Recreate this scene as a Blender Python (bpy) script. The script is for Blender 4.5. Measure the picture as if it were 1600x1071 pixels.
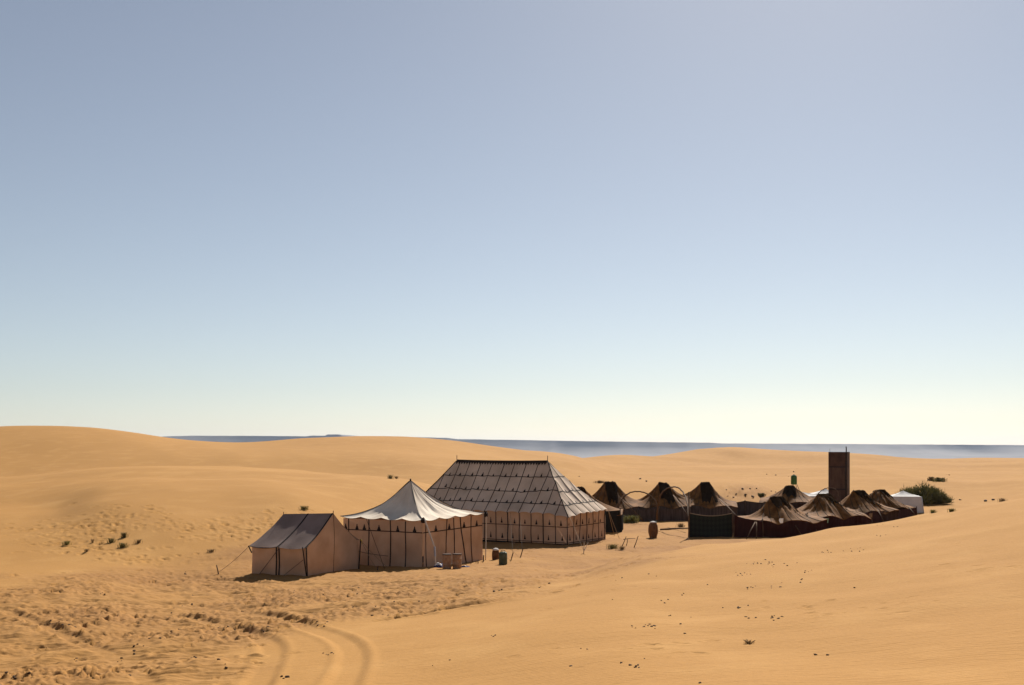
import bpy, math, random
import numpy as np
from mathutils import Vector, noise as mnoise

random.seed(7)
rng = np.random.default_rng(11)
sc = bpy.context.scene
for o in list(bpy.data.objects):
    bpy.data.objects.remove(o)
R = math.radians

# ------------------------------------------------------------------ camera
F = 1689.0           # focal length in units of a 1600 wide picture
HY = 700.0           # the row of the true horizon
H = 5.12             # eye height above the camp floor
cd = bpy.data.cameras.new('camera')
cam = bpy.data.objects.new('camera', cd)
sc.collection.objects.link(cam)
cam.location = (0, 0, H)
cam.rotation_euler = (R(90), 0, 0)
cd.sensor_width = 36.0
cd.lens = 36.0 * F / 1600.0
cd.shift_y = (HY - 535.5) / 1600.0
cd.clip_end = 40000
cd.clip_start = 0.1
sc.camera = cam

# ------------------------------------------------------------------ sky and sun
SUN_EL, SUN_AZ = 38.0, 17.0       # azimuth measured from +Y towards +X
world = bpy.data.worlds.new('World')
sc.world = world
world.use_nodes = True
wn = world.node_tree
wn.nodes.clear()
sky = wn.nodes.new('ShaderNodeTexSky')
sky.sky_type = 'NISHITA'
sky.sun_disc = False
sky.sun_elevation = R(SUN_EL)
sky.sun_rotation = R(SUN_AZ)
sky.altitude = 1500
sky.air_density = 1.0
sky.dust_density = 1.05
sky.ozone_density = 2.0
bg = wn.nodes.new('ShaderNodeBackground')
bg.inputs['Strength'].default_value = 0.0575
out = wn.nodes.new('ShaderNodeOutputWorld')
hs = wn.nodes.new('ShaderNodeHueSaturation')      # dusty, washed out air
hs.inputs['Saturation'].default_value = 0.72
wn.links.new(sky.outputs[0], hs.inputs['Color'])
gm = wn.nodes.new('ShaderNodeGamma')
gm.inputs['Gamma'].default_value = 1.0
wn.links.new(hs.outputs[0], gm.inputs[0])
wb = wn.nodes.new('ShaderNodeMix')                # the photograph's warm white balance
wb.data_type = 'RGBA'; wb.blend_type = 'MULTIPLY'
wb.inputs[0].default_value = 1.0
wb.inputs[7].default_value = (0.99, 0.955, 0.90, 1)
wn.links.new(gm.outputs[0], wb.inputs[6])
wn.links.new(wb.outputs[2], bg.inputs[0])
wn.links.new(bg.outputs[0], out.inputs[0])

sd = bpy.data.lights.new('sun', 'SUN')
sd.energy = 5.0
sd.angle = R(0.53)
sd.color = (1.0, 0.94, 0.84)
sun = bpy.data.objects.new('sun', sd)
sc.collection.objects.link(sun)
sdir = Vector((math.sin(R(SUN_AZ)) * math.cos(R(SUN_EL)), math.cos(R(SUN_AZ)) * math.cos(R(SUN_EL)), math.sin(R(SUN_EL))))
sun.rotation_euler = (-sdir).to_track_quat('-Z', 'Y').to_euler()
sun.location = sdir * 60

sc.view_settings.view_transform = 'Standard'
sc.view_settings.look = 'None'
sc.view_settings.exposure = 0.62
sc.view_settings.gamma = 1.0
sc.render.engine = 'CYCLES'
sc.cycles.use_denoising = True
sc.cycles.max_bounces = 8
sc.cycles.volume_bounces = 1

# ------------------------------------------------------------------ materials
def new_mat(name):
    m = bpy.data.materials.new(name)
    m.use_nodes = True
    nt = m.node_tree
    nt.nodes.clear()
    o = nt.nodes.new('ShaderNodeOutputMaterial')
    return m, nt, o

def mixc(nt, a, b, fac):
    n = nt.nodes.new('ShaderNodeMix')
    n.data_type = 'RGBA'
    for s, v in ((6, a), (7, b)):
        if isinstance(v, tuple):
            n.inputs[s].default_value = (*v, 1)
        else:
            nt.links.new(v, n.inputs[s])
    if isinstance(fac, float):
        n.inputs[0].default_value = fac
    else:
        nt.links.new(fac, n.inputs[0])
    return n.outputs[2]

def noise_fac(nt, scale, lo=0.35, hi=0.65, detail=4, coord=None, rough=0.55, stretch=None):
    n = nt.nodes.new('ShaderNodeTexNoise')
    n.inputs['Scale'].default_value = scale
    n.inputs['Detail'].default_value = detail
    n.inputs['Roughness'].default_value = rough
    if coord is None:
        t = nt.nodes.new('ShaderNodeNewGeometry')
        coord = t.outputs['Position']
    if stretch:
        mp = nt.nodes.new('ShaderNodeMapping')
        mp.inputs['Scale'].default_value = stretch
        nt.links.new(coord, mp.inputs[0])
        coord = mp.outputs[0]
    nt.links.new(coord, n.inputs['Vector'])
    r = nt.nodes.new('ShaderNodeMapRange')
    r.inputs[1].default_value = lo
    r.inputs[2].default_value = hi
    nt.links.new(n.outputs['Fac'], r.inputs[0])
    return r.outputs[0]

def plain(name, col, col2=None, scale=6.0, rough=0.85, bump=0.0, bscale=60.0, transl=0.0, tcol=None, stretch=None, metal=0.0, spec=0.12):
    m, nt, o = new_mat(name)
    b = nt.nodes.new('ShaderNodeBsdfPrincipled')
    b.inputs['Roughness'].default_value = rough
    b.inputs['Metallic'].default_value = metal
    b.inputs['Specular IOR Level'].default_value = spec
    if col2 is None:
        col2 = tuple(c * 0.75 for c in col)
    c = mixc(nt, col, col2, noise_fac(nt, scale, stretch=stretch))
    nt.links.new(c, b.inputs['Base Color'])
    if bump:
        bp = nt.nodes.new('ShaderNodeBump')
        bp.inputs['Strength'].default_value = bump
        bp.inputs['Distance'].default_value = 0.02
        nt.links.new(noise_fac(nt, bscale, 0.2, 0.8), bp.inputs['Height'])
        nt.links.new(bp.outputs[0], b.inputs['Normal'])
    if transl:
        tr = nt.nodes.new('ShaderNodeBsdfTranslucent')
        if tcol:
            tr.inputs[0].default_value = (*tcol, 1)
        else:
            nt.links.new(c, tr.inputs[0])
        mx = nt.nodes.new('ShaderNodeMixShader')
        mx.inputs[0].default_value = transl
        nt.links.new(b.outputs[0], mx.inputs[1])
        nt.links.new(tr.outputs[0], mx.inputs[2])
        nt.links.new(mx.outputs[0], o.inputs[0])
    else:
        nt.links.new(b.outputs[0], o.inputs[0])
    return m

def sand_material():
    m, nt, o = new_mat('sand')
    b = nt.nodes.new('ShaderNodeBsdfPrincipled')
    b.inputs['Roughness'].default_value = 0.95
    b.inputs['Specular IOR Level'].default_value = 0.1
    c = mixc(nt, (0.398, 0.207, 0.061), (0.353, 0.179, 0.050), noise_fac(nt, 0.05, 0.3, 0.7, 3))
    c = mixc(nt, c, (0.438, 0.238, 0.077), noise_fac(nt, 0.5, 0.5, 0.85, 5))
    # fine grain
    g = nt.nodes.new('ShaderNodeHueSaturation')
    mr = nt.nodes.new('ShaderNodeMapRange')
    mr.inputs[1].default_value = 0.0
    mr.inputs[2].default_value = 1.0
    mr.inputs[3].default_value = 0.88
    mr.inputs[4].default_value = 1.12
    nt.links.new(noise_fac(nt, 14.0, 0.25, 0.75, 6, rough=0.75), mr.inputs[0])
    nt.links.new(mr.outputs[0], g.inputs['Value'])
    nt.links.new(c, g.inputs['Color'])
    # a stony plain far beyond the dunes, by the surface's own height attribute
    at = nt.nodes.new('ShaderNodeAttribute')
    at.attribute_name = 'stony'
    tr = nt.nodes.new('ShaderNodeAttribute')
    tr.attribute_name = 'trodden'
    dirty = mixc(nt, (0.315, 0.158, 0.052), (0.25, 0.121, 0.040), noise_fac(nt, 0.8, 0.35, 0.7, 5))
    trodden = mixc(nt, g.outputs[0], dirty, tr.outputs['Fac'])
    st = mixc(nt, (0.038, 0.037, 0.040), (0.105, 0.092, 0.082), noise_fac(nt, 0.0022, 0.42, 0.66, 7, stretch=(1, 0.25, 1)))
    c = mixc(nt, trodden, st, at.outputs['Fac'])
    nt.links.new(c, b.inputs['Base Color'])
    # wind ripples and grain as fine relief
    w = nt.nodes.new('ShaderNodeTexWave')
    w.wave_type = 'BANDS'
    w.bands_direction = 'Y'
    w.inputs['Scale'].default_value = 2.2
    w.inputs['Distortion'].default_value = 5.0
    w.inputs['Detail'].default_value = 2.0
    w.inputs['Detail Scale'].default_value = 0.9
    geo = nt.nodes.new('ShaderNodeNewGeometry')
    mp = nt.nodes.new('ShaderNodeMapping')
    mp.inputs['Rotation'].default_value = (0, 0, R(17))
    mp.inputs['Scale'].default_value = (0.45, 1.0, 1.0)
    nt.links.new(geo.outputs['Position'], mp.inputs[0])
    nt.links.new(mp.outputs[0], w.inputs['Vector'])
    b1 = nt.nodes.new('ShaderNodeBump')
    b1.inputs['Strength'].default_value = 0.28
    b1.inputs['Distance'].default_value = 0.016
    nt.links.new(w.outputs['Fac'], b1.inputs['Height'])
    b2 = nt.nodes.new('ShaderNodeBump')
    b2.inputs['Strength'].default_value = 0.5
    b2.inputs['Distance'].default_value = 0.02
    nt.links.new(noise_fac(nt, 9.0, 0.2, 0.8, 7, rough=0.7), b2.inputs['Height'])
    nt.links.new(b1.outputs[0], b2.inputs['Normal'])
    nt.links.new(b2.outputs[0], b.inputs['Normal'])
    nt.links.new(b.outputs[0], o.inputs[0])
    return m

M = {}
M['sand'] = sand_material()
M['canvas'] = plain('pale wall canvas', (0.64, 0.435, 0.295), (0.48, 0.315, 0.205), 0.9, bump=0.25, bscale=25, transl=0.14, tcol=(0.45, 0.25, 0.15))
M['canvas_grey'] = plain('grey roof canvas', (0.27, 0.20, 0.175), (0.19, 0.14, 0.12), 0.9, bump=0.25, bscale=25, transl=0.04, tcol=(0.4, 0.28, 0.22))
M['canvas_white'] = plain('roof canvas', (0.64, 0.505, 0.395), (0.46, 0.355, 0.27), 0.8, bump=0.25, bscale=25, transl=0.04, tcol=(0.5, 0.36, 0.27))
M['tape'] = plain('black tape', (0.026, 0.019, 0.016), rough=0.8)
M['canvas_cream'] = plain('cream roof canvas', (0.78, 0.68, 0.56), (0.64, 0.54, 0.43), 0.9, bump=0.25, bscale=25, transl=0.06, tcol=(0.6, 0.42, 0.3))
M['rope'] = plain('hemp rope', (0.30, 0.21, 0.13), scale=30)
M['darkrope'] = plain('dark rope', (0.06, 0.045, 0.035), scale=30)
M['wood'] = plain('weathered wood', (0.14, 0.085, 0.05), (0.07, 0.042, 0.026), 9, bump=0.4, stretch=(1, 1, 0.2))
M['palewood'] = plain('pale pole', (0.62, 0.55, 0.48), (0.45, 0.38, 0.31), 9, stretch=(1, 1, 0.2))
M['bluepole'] = plain('blue painted pole', (0.42, 0.46, 0.54), (0.30, 0.31, 0.36), 5)
M['wool'] = plain('brown wool cloth', (0.25, 0.108, 0.027), (0.115, 0.046, 0.011), 2.5, bump=0.5, bscale=14, transl=0.02)
M['woolshade'] = plain('painted wool shade', (0.034, 0.020, 0.011), (0.020, 0.012, 0.007), 3, rough=1.0, spec=0.0)  # near-black colour standing for the shaded wool below each peak
M['stitch'] = plain('dark stitching', (0.05, 0.03, 0.016))
M['greywall'] = plain('grey brown wall cloth', (0.105, 0.075, 0.062), (0.060, 0.042, 0.035), 3, stretch=(4, 4, 0.3), bump=0.3, bscale=8)
M['redwall'] = plain('maroon wall cloth', (0.046, 0.014, 0.012), (0.030, 0.010, 0.009), 3, stretch=(3, 3, 0.4), bump=0.3, bscale=8)
M['brownwall'] = plain('dark brown wall cloth', (0.062, 0.034, 0.022), (0.038, 0.020, 0.014), 3, stretch=(3, 3, 0.4), bump=0.3, bscale=8)
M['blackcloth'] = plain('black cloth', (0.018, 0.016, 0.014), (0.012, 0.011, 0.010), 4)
M['clay'] = plain('brown clay', (0.17, 0.085, 0.042), (0.11, 0.055, 0.028), 7, bump=0.3)
M['drum'] = plain('tan drum', (0.40, 0.25, 0.16), (0.28, 0.165, 0.10), 8)
M['drumrim'] = plain('dark drum rim', (0.07, 0.04, 0.03))
M['green'] = plain('dull green plastic', (0.10, 0.12, 0.075), (0.07, 0.085, 0.055), 5, rough=0.5)
M['greentank'] = plain('green tank', (0.05, 0.115, 0.028), (0.035, 0.085, 0.02), 5, rough=0.5)
M['white'] = plain('white cloth', (0.74, 0.71, 0.68), (0.66, 0.63, 0.60), 3, transl=0.08)
M['blue'] = plain('navy cloth', (0.035, 0.04, 0.13), (0.02, 0.024, 0.08), 6)
M['rust'] = plain('rusty metal plate', (0.098, 0.052, 0.034), (0.064, 0.034, 0.023), 1.6, rough=0.7, bump=0.2, bscale=10)
M['rust2'] = plain('lower rusty metal plate', (0.080, 0.044, 0.030), (0.120, 0.070, 0.048), 2.2, rough=0.7, bump=0.2, bscale=10, stretch=(3, 3, 0.6))
M['iron'] = plain('dark iron', (0.035, 0.028, 0.025), rough=0.6)
M['clod'] = plain('dark clod', (0.085, 0.048, 0.026), (0.05, 0.028, 0.016), 20)
M['earth'] = plain('grey brown earth', (0.20, 0.125, 0.07), (0.13, 0.08, 0.045), 6, bump=0.5, bscale=20)
M['leaf'] = plain('olive foliage', (0.20, 0.17, 0.06), (0.12, 0.11, 0.035), 3.0, transl=0.15)
M['leafdark'] = plain('dark olive foliage', (0.165, 0.150, 0.055), (0.085, 0.082, 0.028), 1.4, transl=0.12)
M['leafgreen'] = plain('green grass', (0.21, 0.19, 0.06), (0.14, 0.135, 0.04), 4.0, transl=0.2)
M['dry'] = plain('dry scrub', (0.26, 0.18, 0.085), (0.17, 0.11, 0.055), 6.0, transl=0.1)
M['rock'] = plain('mesa rock', (0.13, 0.118, 0.115), (0.075, 0.070, 0.072), 0.002, bump=0.0, stretch=(1, 1, 6))

def carpet_material():
    m, nt, o = new_mat('green diamond carpet')
    b = nt.nodes.new('ShaderNodeBsdfPrincipled')
    b.inputs['Roughness'].default_value = 0.95
    tc = nt.nodes.new('ShaderNodeUVMap')
    mp = nt.nodes.new('ShaderNodeMapping')
    mp.inputs['Rotation'].default_value = (0, 0, R(45))
    nt.links.new(tc.outputs[0], mp.inputs[0])
    ck = nt.nodes.new('ShaderNodeTexChecker')
    ck.inputs['Scale'].default_value = 7.0
    ck.inputs[1].default_value = (0.013, 0.018, 0.010, 1)
    ck.inputs[2].default_value = (0.007, 0.008, 0.006, 1)
    nt.links.new(mp.outputs[0], ck.inputs[0])
    nt.links.new(ck.outputs[0], b.inputs['Base Color'])
    nt.links.new(b.outputs[0], o.inputs[0])
    return m
M['carpet'] = carpet_material()

# ------------------------------------------------------------------ object helpers
COL = sc.collection

def tag(o, label=None, cat=None, group=None, kind=None):
    if label: o['label'] = label
    if cat: o['category'] = cat
    if group: o['group'] = group
    if kind: o['kind'] = kind
    return o

def empty(name, loc, label, cat, group=None, rz=0.0):
    o = bpy.data.objects.new(name, None)
    COL.objects.link(o)
    o.location = loc
    o.rotation_euler = (0, 0, rz)
    o.empty_display_size = 0.3
    return tag(o, label, cat, group)

def link(name, me, parent=None, loc=None):
    o = bpy.data.objects.new(name, me)
    COL.objects.link(o)
    if parent is not None:
        o.parent = parent
    if loc is not None:
        o.location = loc
    return o

class MB:
    def __init__(self):
        self.v, self.f = [], []
    def add(self, vs, fs):
        n = len(self.v)
        self.v += [tuple(p) for p in vs]
        self.f += [tuple(i + n for i in q) for q in fs]
        return self
    def grid(self, pts, nu, nv, flip=False):
        """pts is row major, (nv+1) rows of (nu+1)."""
        fs = []
        for j in range(nv):
            for i in range(nu):
                a = j * (nu + 1) + i
                q = (a, a + 1, a + nu + 2, a + nu + 1)
                fs.append(q[::-1] if flip else q)
        return self.add(pts, fs)
    def tube(self, path, r, n=6, r2=None):
        path = [Vector(p) for p in path]
        vs, fs = [], []
        m = len(path)
        prev = None
        for i, p in enumerate(path):
            t = (path[min(i + 1, m - 1)] - path[max(i - 1, 0)])
            if t.length < 1e-9: t = Vector((0, 0, 1))
            t.normalize()
            if prev is None:
                a = Vector((0, 0, 1)) if abs(t.z) < 0.9 else Vector((1, 0, 0))
                u = t.cross(a).normalized()
            else:
                u = (prev - t * prev.dot(t)).normalized()
            prev = u
            w = t.cross(u)
            rr = r if r2 is None else r + (r2 - r) * i / max(1, m - 1)
            for k in range(n):
                an = 2 * math.pi * k / n
                vs.append(p + u * (rr * math.cos(an)) + w * (rr * math.sin(an)))
        for i in range(m - 1):
            for k in range(n):
                k2 = (k + 1) % n
                fs.append((i * n + k, i * n + k2, (i + 1) * n + k2, (i + 1) * n + k))
        fs.append(tuple(range(n))[::-1])
        fs.append(tuple((m - 1) * n + k for k in range(n)))
        return self.add(vs, fs)
    def box(self, c, s, rz=0.0, bev=0.0):
        cx, cy, cz = c
        hx, hy, hz = s[0] / 2, s[1] / 2, s[2] / 2
        ca, sa = math.cos(rz), math.sin(rz)
        vs = []
        for z in (-hz, hz):
            for x, y in ((-hx, -hy), (hx, -hy), (hx, hy), (-hx, hy)):
                vs.append((cx + x * ca - y * sa, cy + x * sa + y * ca, cz + z))
        return self.add(vs, [(3, 2, 1, 0), (4, 5, 6, 7), (0, 1, 5, 4), (1, 2, 6, 5), (2, 3, 7, 6), (3, 0, 4, 7)])
    def lathe(self, prof, c=(0, 0, 0), n=20, wob=0.0):
        vs, fs = [], []
        for r, z in prof:
            for k in range(n):
                a = 2 * math.pi * k / n
                rr = r * (1 + wob * math.sin(3 * a + z * 9))
                vs.append((c[0] + rr * math.cos(a), c[1] + rr * math.sin(a), c[2] + z))
        for i in range(len(prof) - 1):
            for k in range(n):
                k2 = (k + 1) % n
                fs.append((i * n + k, i * n + k2, (i + 1) * n + k2, (i + 1) * n + k))
        fs.append(tuple(range(n))[::-1])
        fs.append(tuple((len(prof) - 1) * n + k for k in range(n)))
        return self.add(vs, fs)
    def build(self, name, mat, parent=None, smooth=True, loc=None, origin=None):
        me = bpy.data.meshes.new(name)
        v = self.v
        if origin is not None:
            v = [(p[0] - origin[0], p[1] - origin[1], p[2] - origin[2]) for p in v]
        me.from_pydata(v, [], self.f)
        me.materials.append(mat)
        if smooth:
            me.polygons.foreach_set('use_smooth', [True] * len(me.polygons))
        me.update()
        return link(name, me, parent, loc)

class Patch:
    """A cloth surface f(u, v); u runs to the right seen from outside, v runs up."""
    def __init__(self, f):
        self.f = f
    def p(self, u, v):
        return self.f(u, v)
    def n(self, u, v):
        e = 1e-3
        a = self.f(min(u + e, 1), v) - self.f(max(u - e, 0), v)
        vv = min(max(v, 0.0), 0.985)
        b = self.f(u, min(vv + e, 1)) - self.f(u, max(vv - e, 0))
        c = a.cross(b)
        if c.length < 1e-12:
            return self.n(u, max(0, v - 0.05)) if v > 0.1 else Vector((0, 0, 1))
        return c.normalized()
    def panel(self, name, u0, u1, v0, v1, nu, nv, mat, parent, org):
        b = MB()
        pts = [self.f(u0 + (u1 - u0) * i / nu, v0 + (v1 - v0) * j / nv) - org for j in range(nv + 1) for i in range(nu + 1)]
        b.grid(pts, nu, nv)
        return b.build(name, mat, parent)
    def tape(self, name, uv, w, mat, parent, org, off=0.012, steps=14):
        """A raised ribbon along a line in u, v."""
        (ua, va), (ub, vb) = uv
        P, N = [], []
        for i in range(steps + 1):
            t = i / steps
            u, v = ua + (ub - ua) * t, va + (vb - va) * t
            P.append(self.f(u, v)); N.append(self.n(u, v))
        vs = []
        for i in range(steps + 1):
            t = (P[min(i + 1, steps)] - P[max(i - 1, 0)]).normalized()
            s = t.cross(N[i]).normalized() * (w / 2)
            q = P[i] - org
            vs += [q - s + N[i] * 0.002, q - s + N[i] * off, q + s + N[i] * off, q + s + N[i] * 0.002]
        fs = []
        for i in range(steps):
            for k in range(3):
                a = i * 4 + k
                fs.append((a, a + 1, a + 5, a + 4))
        fs += [(0, 1, 2, 3), tuple(steps * 4 + k for k in (3, 2, 1, 0))]
        return MB().add(vs, fs).build(name, mat, parent, smooth=False)
    def motif(self, name, u, v, w, h, mat, parent, org, off=0.014):
        p = self.f(u, v)
        n = self.n(u, v)
        up = self.f(u, min(1, v + 0.02)) - self.f(u, max(0, v - 0.02))
        up.normalize()
        rt = up.cross(n).normalized()
        sh = [(-.5, 0), (.5, 0), (.5, .30), (.30, .34), (.30, .58), (.16, .62), (.16, .82), (.05, 1.0), (-.05, 1.0),
              (-.16, .82), (-.16, .62), (-.30, .58), (-.30, .34), (-.5, .30)]
        k = len(sh)
        vs = [p - org + rt * (x * w) + up * (y * h) + n * off for x, y in sh] + \
             [p - org + rt * (x * w) + up * (y * h) + n * 0.002 for x, y in sh]
        fs = [tuple(range(k))] + [(i, i + k, (i + 1) % k + k, (i + 1) % k) for i in range(k)]
        return MB().add(vs, fs).build(name, mat, parent, smooth=False)

def sstep(a, b, x):
    t = np.clip((x - a) / (b - a), 0, 1)
    return t * t * (3 - 2 * t)

# ------------------------------------------------------------------ terrain
def PT(px, py, D):
    return ((px - 800) / F * D, D, H - (py - HY) / F * D)

cols = {  # column of the photograph: (row, metres) pairs, and hidden ground as ('z', height, metres)
 -300: [('z', 2.6, 6), ('z', 1.5, 11), ('z', .3, 22), ('z', .3, 36), ('z', 1.2, 56), ('z', 2.6, 95), ('z', 2.0, 114), ('z', 5.8, 150), ('z', 8.2, 168), ('z', 5.5, 215), ('z', 1, 520)],
 0: [('z', 2.6, 6), ('z', 1.5, 11), (1071, 22), (1000, 28), (930, 36), (885, 44), (850, 50), (815, 57), (785, 65), (760, 77), (745, 94), ('z', 1.6, 122), (715, 138), (690, 153), (669, 168), ('z', 5.5, 215), ('z', 0.5, 520)],
 90: [(738, 94), (800, 60), (668.5, 168)],
 150: [(1071, 21), (1000, 27.5), (930, 36), (885, 43.6), (860, 47.5), (820, 53.5), (790, 58.5), (765, 65), (745, 77), (731, 95), ('z', 2.1, 123), (712, 139), (690, 153), (671, 168), ('z', 5.2, 215)],
 215: [(678, 169), ('z', 4.6, 215)],
 270: [(1000, 27), (900, 43.2), (845, 49), (800, 55.5), (772, 61.5), (752, 69), (738, 80), (729, 96), ('z', 2.1, 125), (712, 140), (698, 154), (686, 170), ('z', 4, 220)],
 330: [(691, 172)],
 370: [(1071, 19.5), (1000, 26.5), (940, 36), (905, 42.2), (850, 48.8), (800, 56), (772, 62), (752, 69.5), (738, 80), (729.5, 95), ('z', 2.0, 125), (713, 140), (701, 157), (693, 176), ('z', 3.6, 228), ('z', 0, 520)],
 400: [('z', 2.9, 6), ('z', 2.0, 10.5)],
 430: [(690, 178)],
 470: [(1000, 25), (940, 34.5), (905, 42.0), ('z', .25, 47), (820, 53), (800, 56.5), (775, 61.5), (755, 70), (743, 79), (735, 92), ('z', 1.5, 123), (716, 139), (699, 157), (686, 180), ('z', 4.2, 235)],
 500: [(1071, 18)],
 560: [('z', .02, 43), ('z', .02, 48), ('z', .35, 53), (765, 70), (743, 86), ('z', 1.2, 121), (720, 139), (698, 159), (682, 182), ('z', 4.4, 240), ('z', .5, 520)],
 640: [(1071, 17.5), (1000, 23), (950, 30.5), (915, 37.5), (895, 43), ('z', 0, 47), ('z', 0, 52), ('z', .6, 62), (751, 84), ('z', 1.0, 118), (725, 137), (703, 160), (684, 184), ('z', 4.4, 242)],
 720: [('z', 0, 47), ('z', 0, 62), ('z', 1.4, 85), ('z', 1.3, 106), (726, 142), (708, 166), (692, 190), ('z', 3.9, 250)],
 800: [('z', 2.9, 6), (1071, 15.5), (1000, 20.5), (950, 27), (920, 33.5), (900, 39.5), (880, 47), ('z', 0, 54), ('z', 0, 62), ('z', .5, 85), (735, 138), (718, 172), (703, 205), ('z', 2.6, 275), ('z', 0, 520)],
 890: [('z', 0, 56), ('z', 0, 66), ('z', .1, 78), (747, 108), (730, 150), (713, 230), ('z', 1.6, 300)],
  900: [(905, 37.5), (893, 41.0), ('z', .05, 44.5), ('z', 0, 49)],
 960: [('z', 0, 62), ('z', 0, 78), ('z', .3, 88), (753, 105), ('z', .2, 148), (740, 163), (737, 172), ('z', .7, 230), (724, 282), (715, 305), ('z', .7, 370)],
 980: [(1071, 13.2), (1000, 18), (940, 24.5), (900, 31), (882, 37), (871, 42), ('z', .2, 45.5), ('z', 0, 49.5), ('z', 0, 56)],
 1050: [('z', 0, 61), ('z', 0, 77), ('z', .3, 88), (752, 105), ('z', .2, 150), (738, 166), (736, 175), ('z', .6, 230), (722, 305), (714.5, 330), ('z', .8, 410), ('z', -1, 560)],
 1100: [(1071, 12.5), (1000, 17.5), (940, 24), (890, 31), (862, 38), (851, 42.5), ('z', .4, 46), ('z', 0.03, 50), ('z', 0, 56), ('z', .35, 86), (706, 352)],
 1150: [(750, 108), ('z', .3, 152), (736, 170), (734, 180), ('z', .6, 250), (723, 328), (705, 352), ('z', 1.8, 440), ('z', -1, 580)],
 1170: [('z', 0, 78), (767, 92)],
 1177: [(1071, 12), (1000, 17), (940, 23), (880, 31), (857, 37), (847, 42.8), ('z', .45, 46.5), ('z', .03, 51), ('z', 0, 57), ('z', 0, 66)],
 1200: [('z', 3.1, 5.5)],
 1250: [('z', 0, 80), ('z', .5, 92), (752, 110), ('z', .2, 152), (738, 170), (735, 182), ('z', .4, 250), (723, 328), (708, 351), ('z', 1.3, 440)],
 1300: [(1071, 11.8), (1000, 16), (940, 21.5), (880, 29), (846, 36), (826, 43), ('z', .75, 48), ('z', .05, 54), ('z', 0, 60), ('z', 0, 70)],
 1340: [('z', .1, 82), (753, 112), ('z', .1, 152), (738, 172), (735, 185), ('z', .4, 250), (723, 328), (712, 353), ('z', .6, 450)],
 1440: [(1071, 11.3), (1000, 15), (930, 20.5), (860, 29.5), (825, 36), (804, 42), ('z', 1.0, 52), ('z', .1, 63), ('z', .2, 76), (789, 85), (770, 98), (754, 118), ('z', -.1, 155), (742, 178), (738, 190), ('z', 0, 250), (728, 278), (724, 288), ('z', -.2, 330), (718, 385), ('z', -.3, 460), ('z', -1, 580)],
 1530: [('z', .4, 76), (785, 88), (765, 104), (755, 118), ('z', -.1, 155), (742, 176), (737, 192), ('z', 0, 245), (729, 273), (726, 285), ('z', -.3, 335), (716, 400), ('z', -.3, 470)],
 1600: [(1071, 10.6), (1000, 14), (920, 19.5), (850, 27), (800, 34), (778, 41), ('z', 1.5, 53), ('z', .3, 67), ('z', .75, 82), (768, 94), (750, 116), ('z', .1, 155), (741, 178), (736, 200), ('z', .1, 250), (729, 276), (724, 290), ('z', 0, 340), (716, 405), ('z', -.3, 480)],
 1900: [('z', 3.2, 7), ('z', 2.8, 12), ('z', 2.8, 20), ('z', 3.5, 41), ('z', 1.8, 55), ('z', .5, 70), ('z', 1.0, 88), ('z', 1.8, 115), ('z', .6, 146), ('z', .8, 205), ('z', 1.2, 290), ('z', 1.4, 405), ('z', -.3, 480), ('z', -1, 580)],
}
ctrl = []
for px, lst in cols.items():
    for e in lst:
        if e[0] == 'z':
            D = e[2]; x = (px - 800) / F * D; z = e[1]
        else:
            x, D, z = PT(px, e[0], e[1])
        ctrl.append((math.atan2(x, D), math.log(math.hypot(x, D)), z / math.hypot(x, D)))
for th in np.radians([-40, -28, -14, 0, 14, 28, 40]):
    ctrl.append((th, math.log(3.0), 3.42 / 3.0))
ctrl = np.array(ctrl)
KTH = 3.2
cu, cv, cw = ctrl[:, 0] * KTH, ctrl[:, 1], ctrl[:, 2]
def tps(du, dv):
    r2 = du * du + dv * dv + 1e-12
    return 0.5 * r2 * np.log(r2)
n = len(ctrl)
A = np.zeros((n + 3, n + 3))
A[:n, :n] = tps(cu[:, None] - cu[None], cv[:, None] - cv[None]) + np.eye(n) * 6e-5
A[:n, n] = 1; A[:n, n + 1] = cu; A[:n, n + 2] = cv
A[n:, :n] = A[:n, n:].T
W = np.linalg.solve(A, np.concatenate([cw, np.zeros(3)]))

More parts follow.
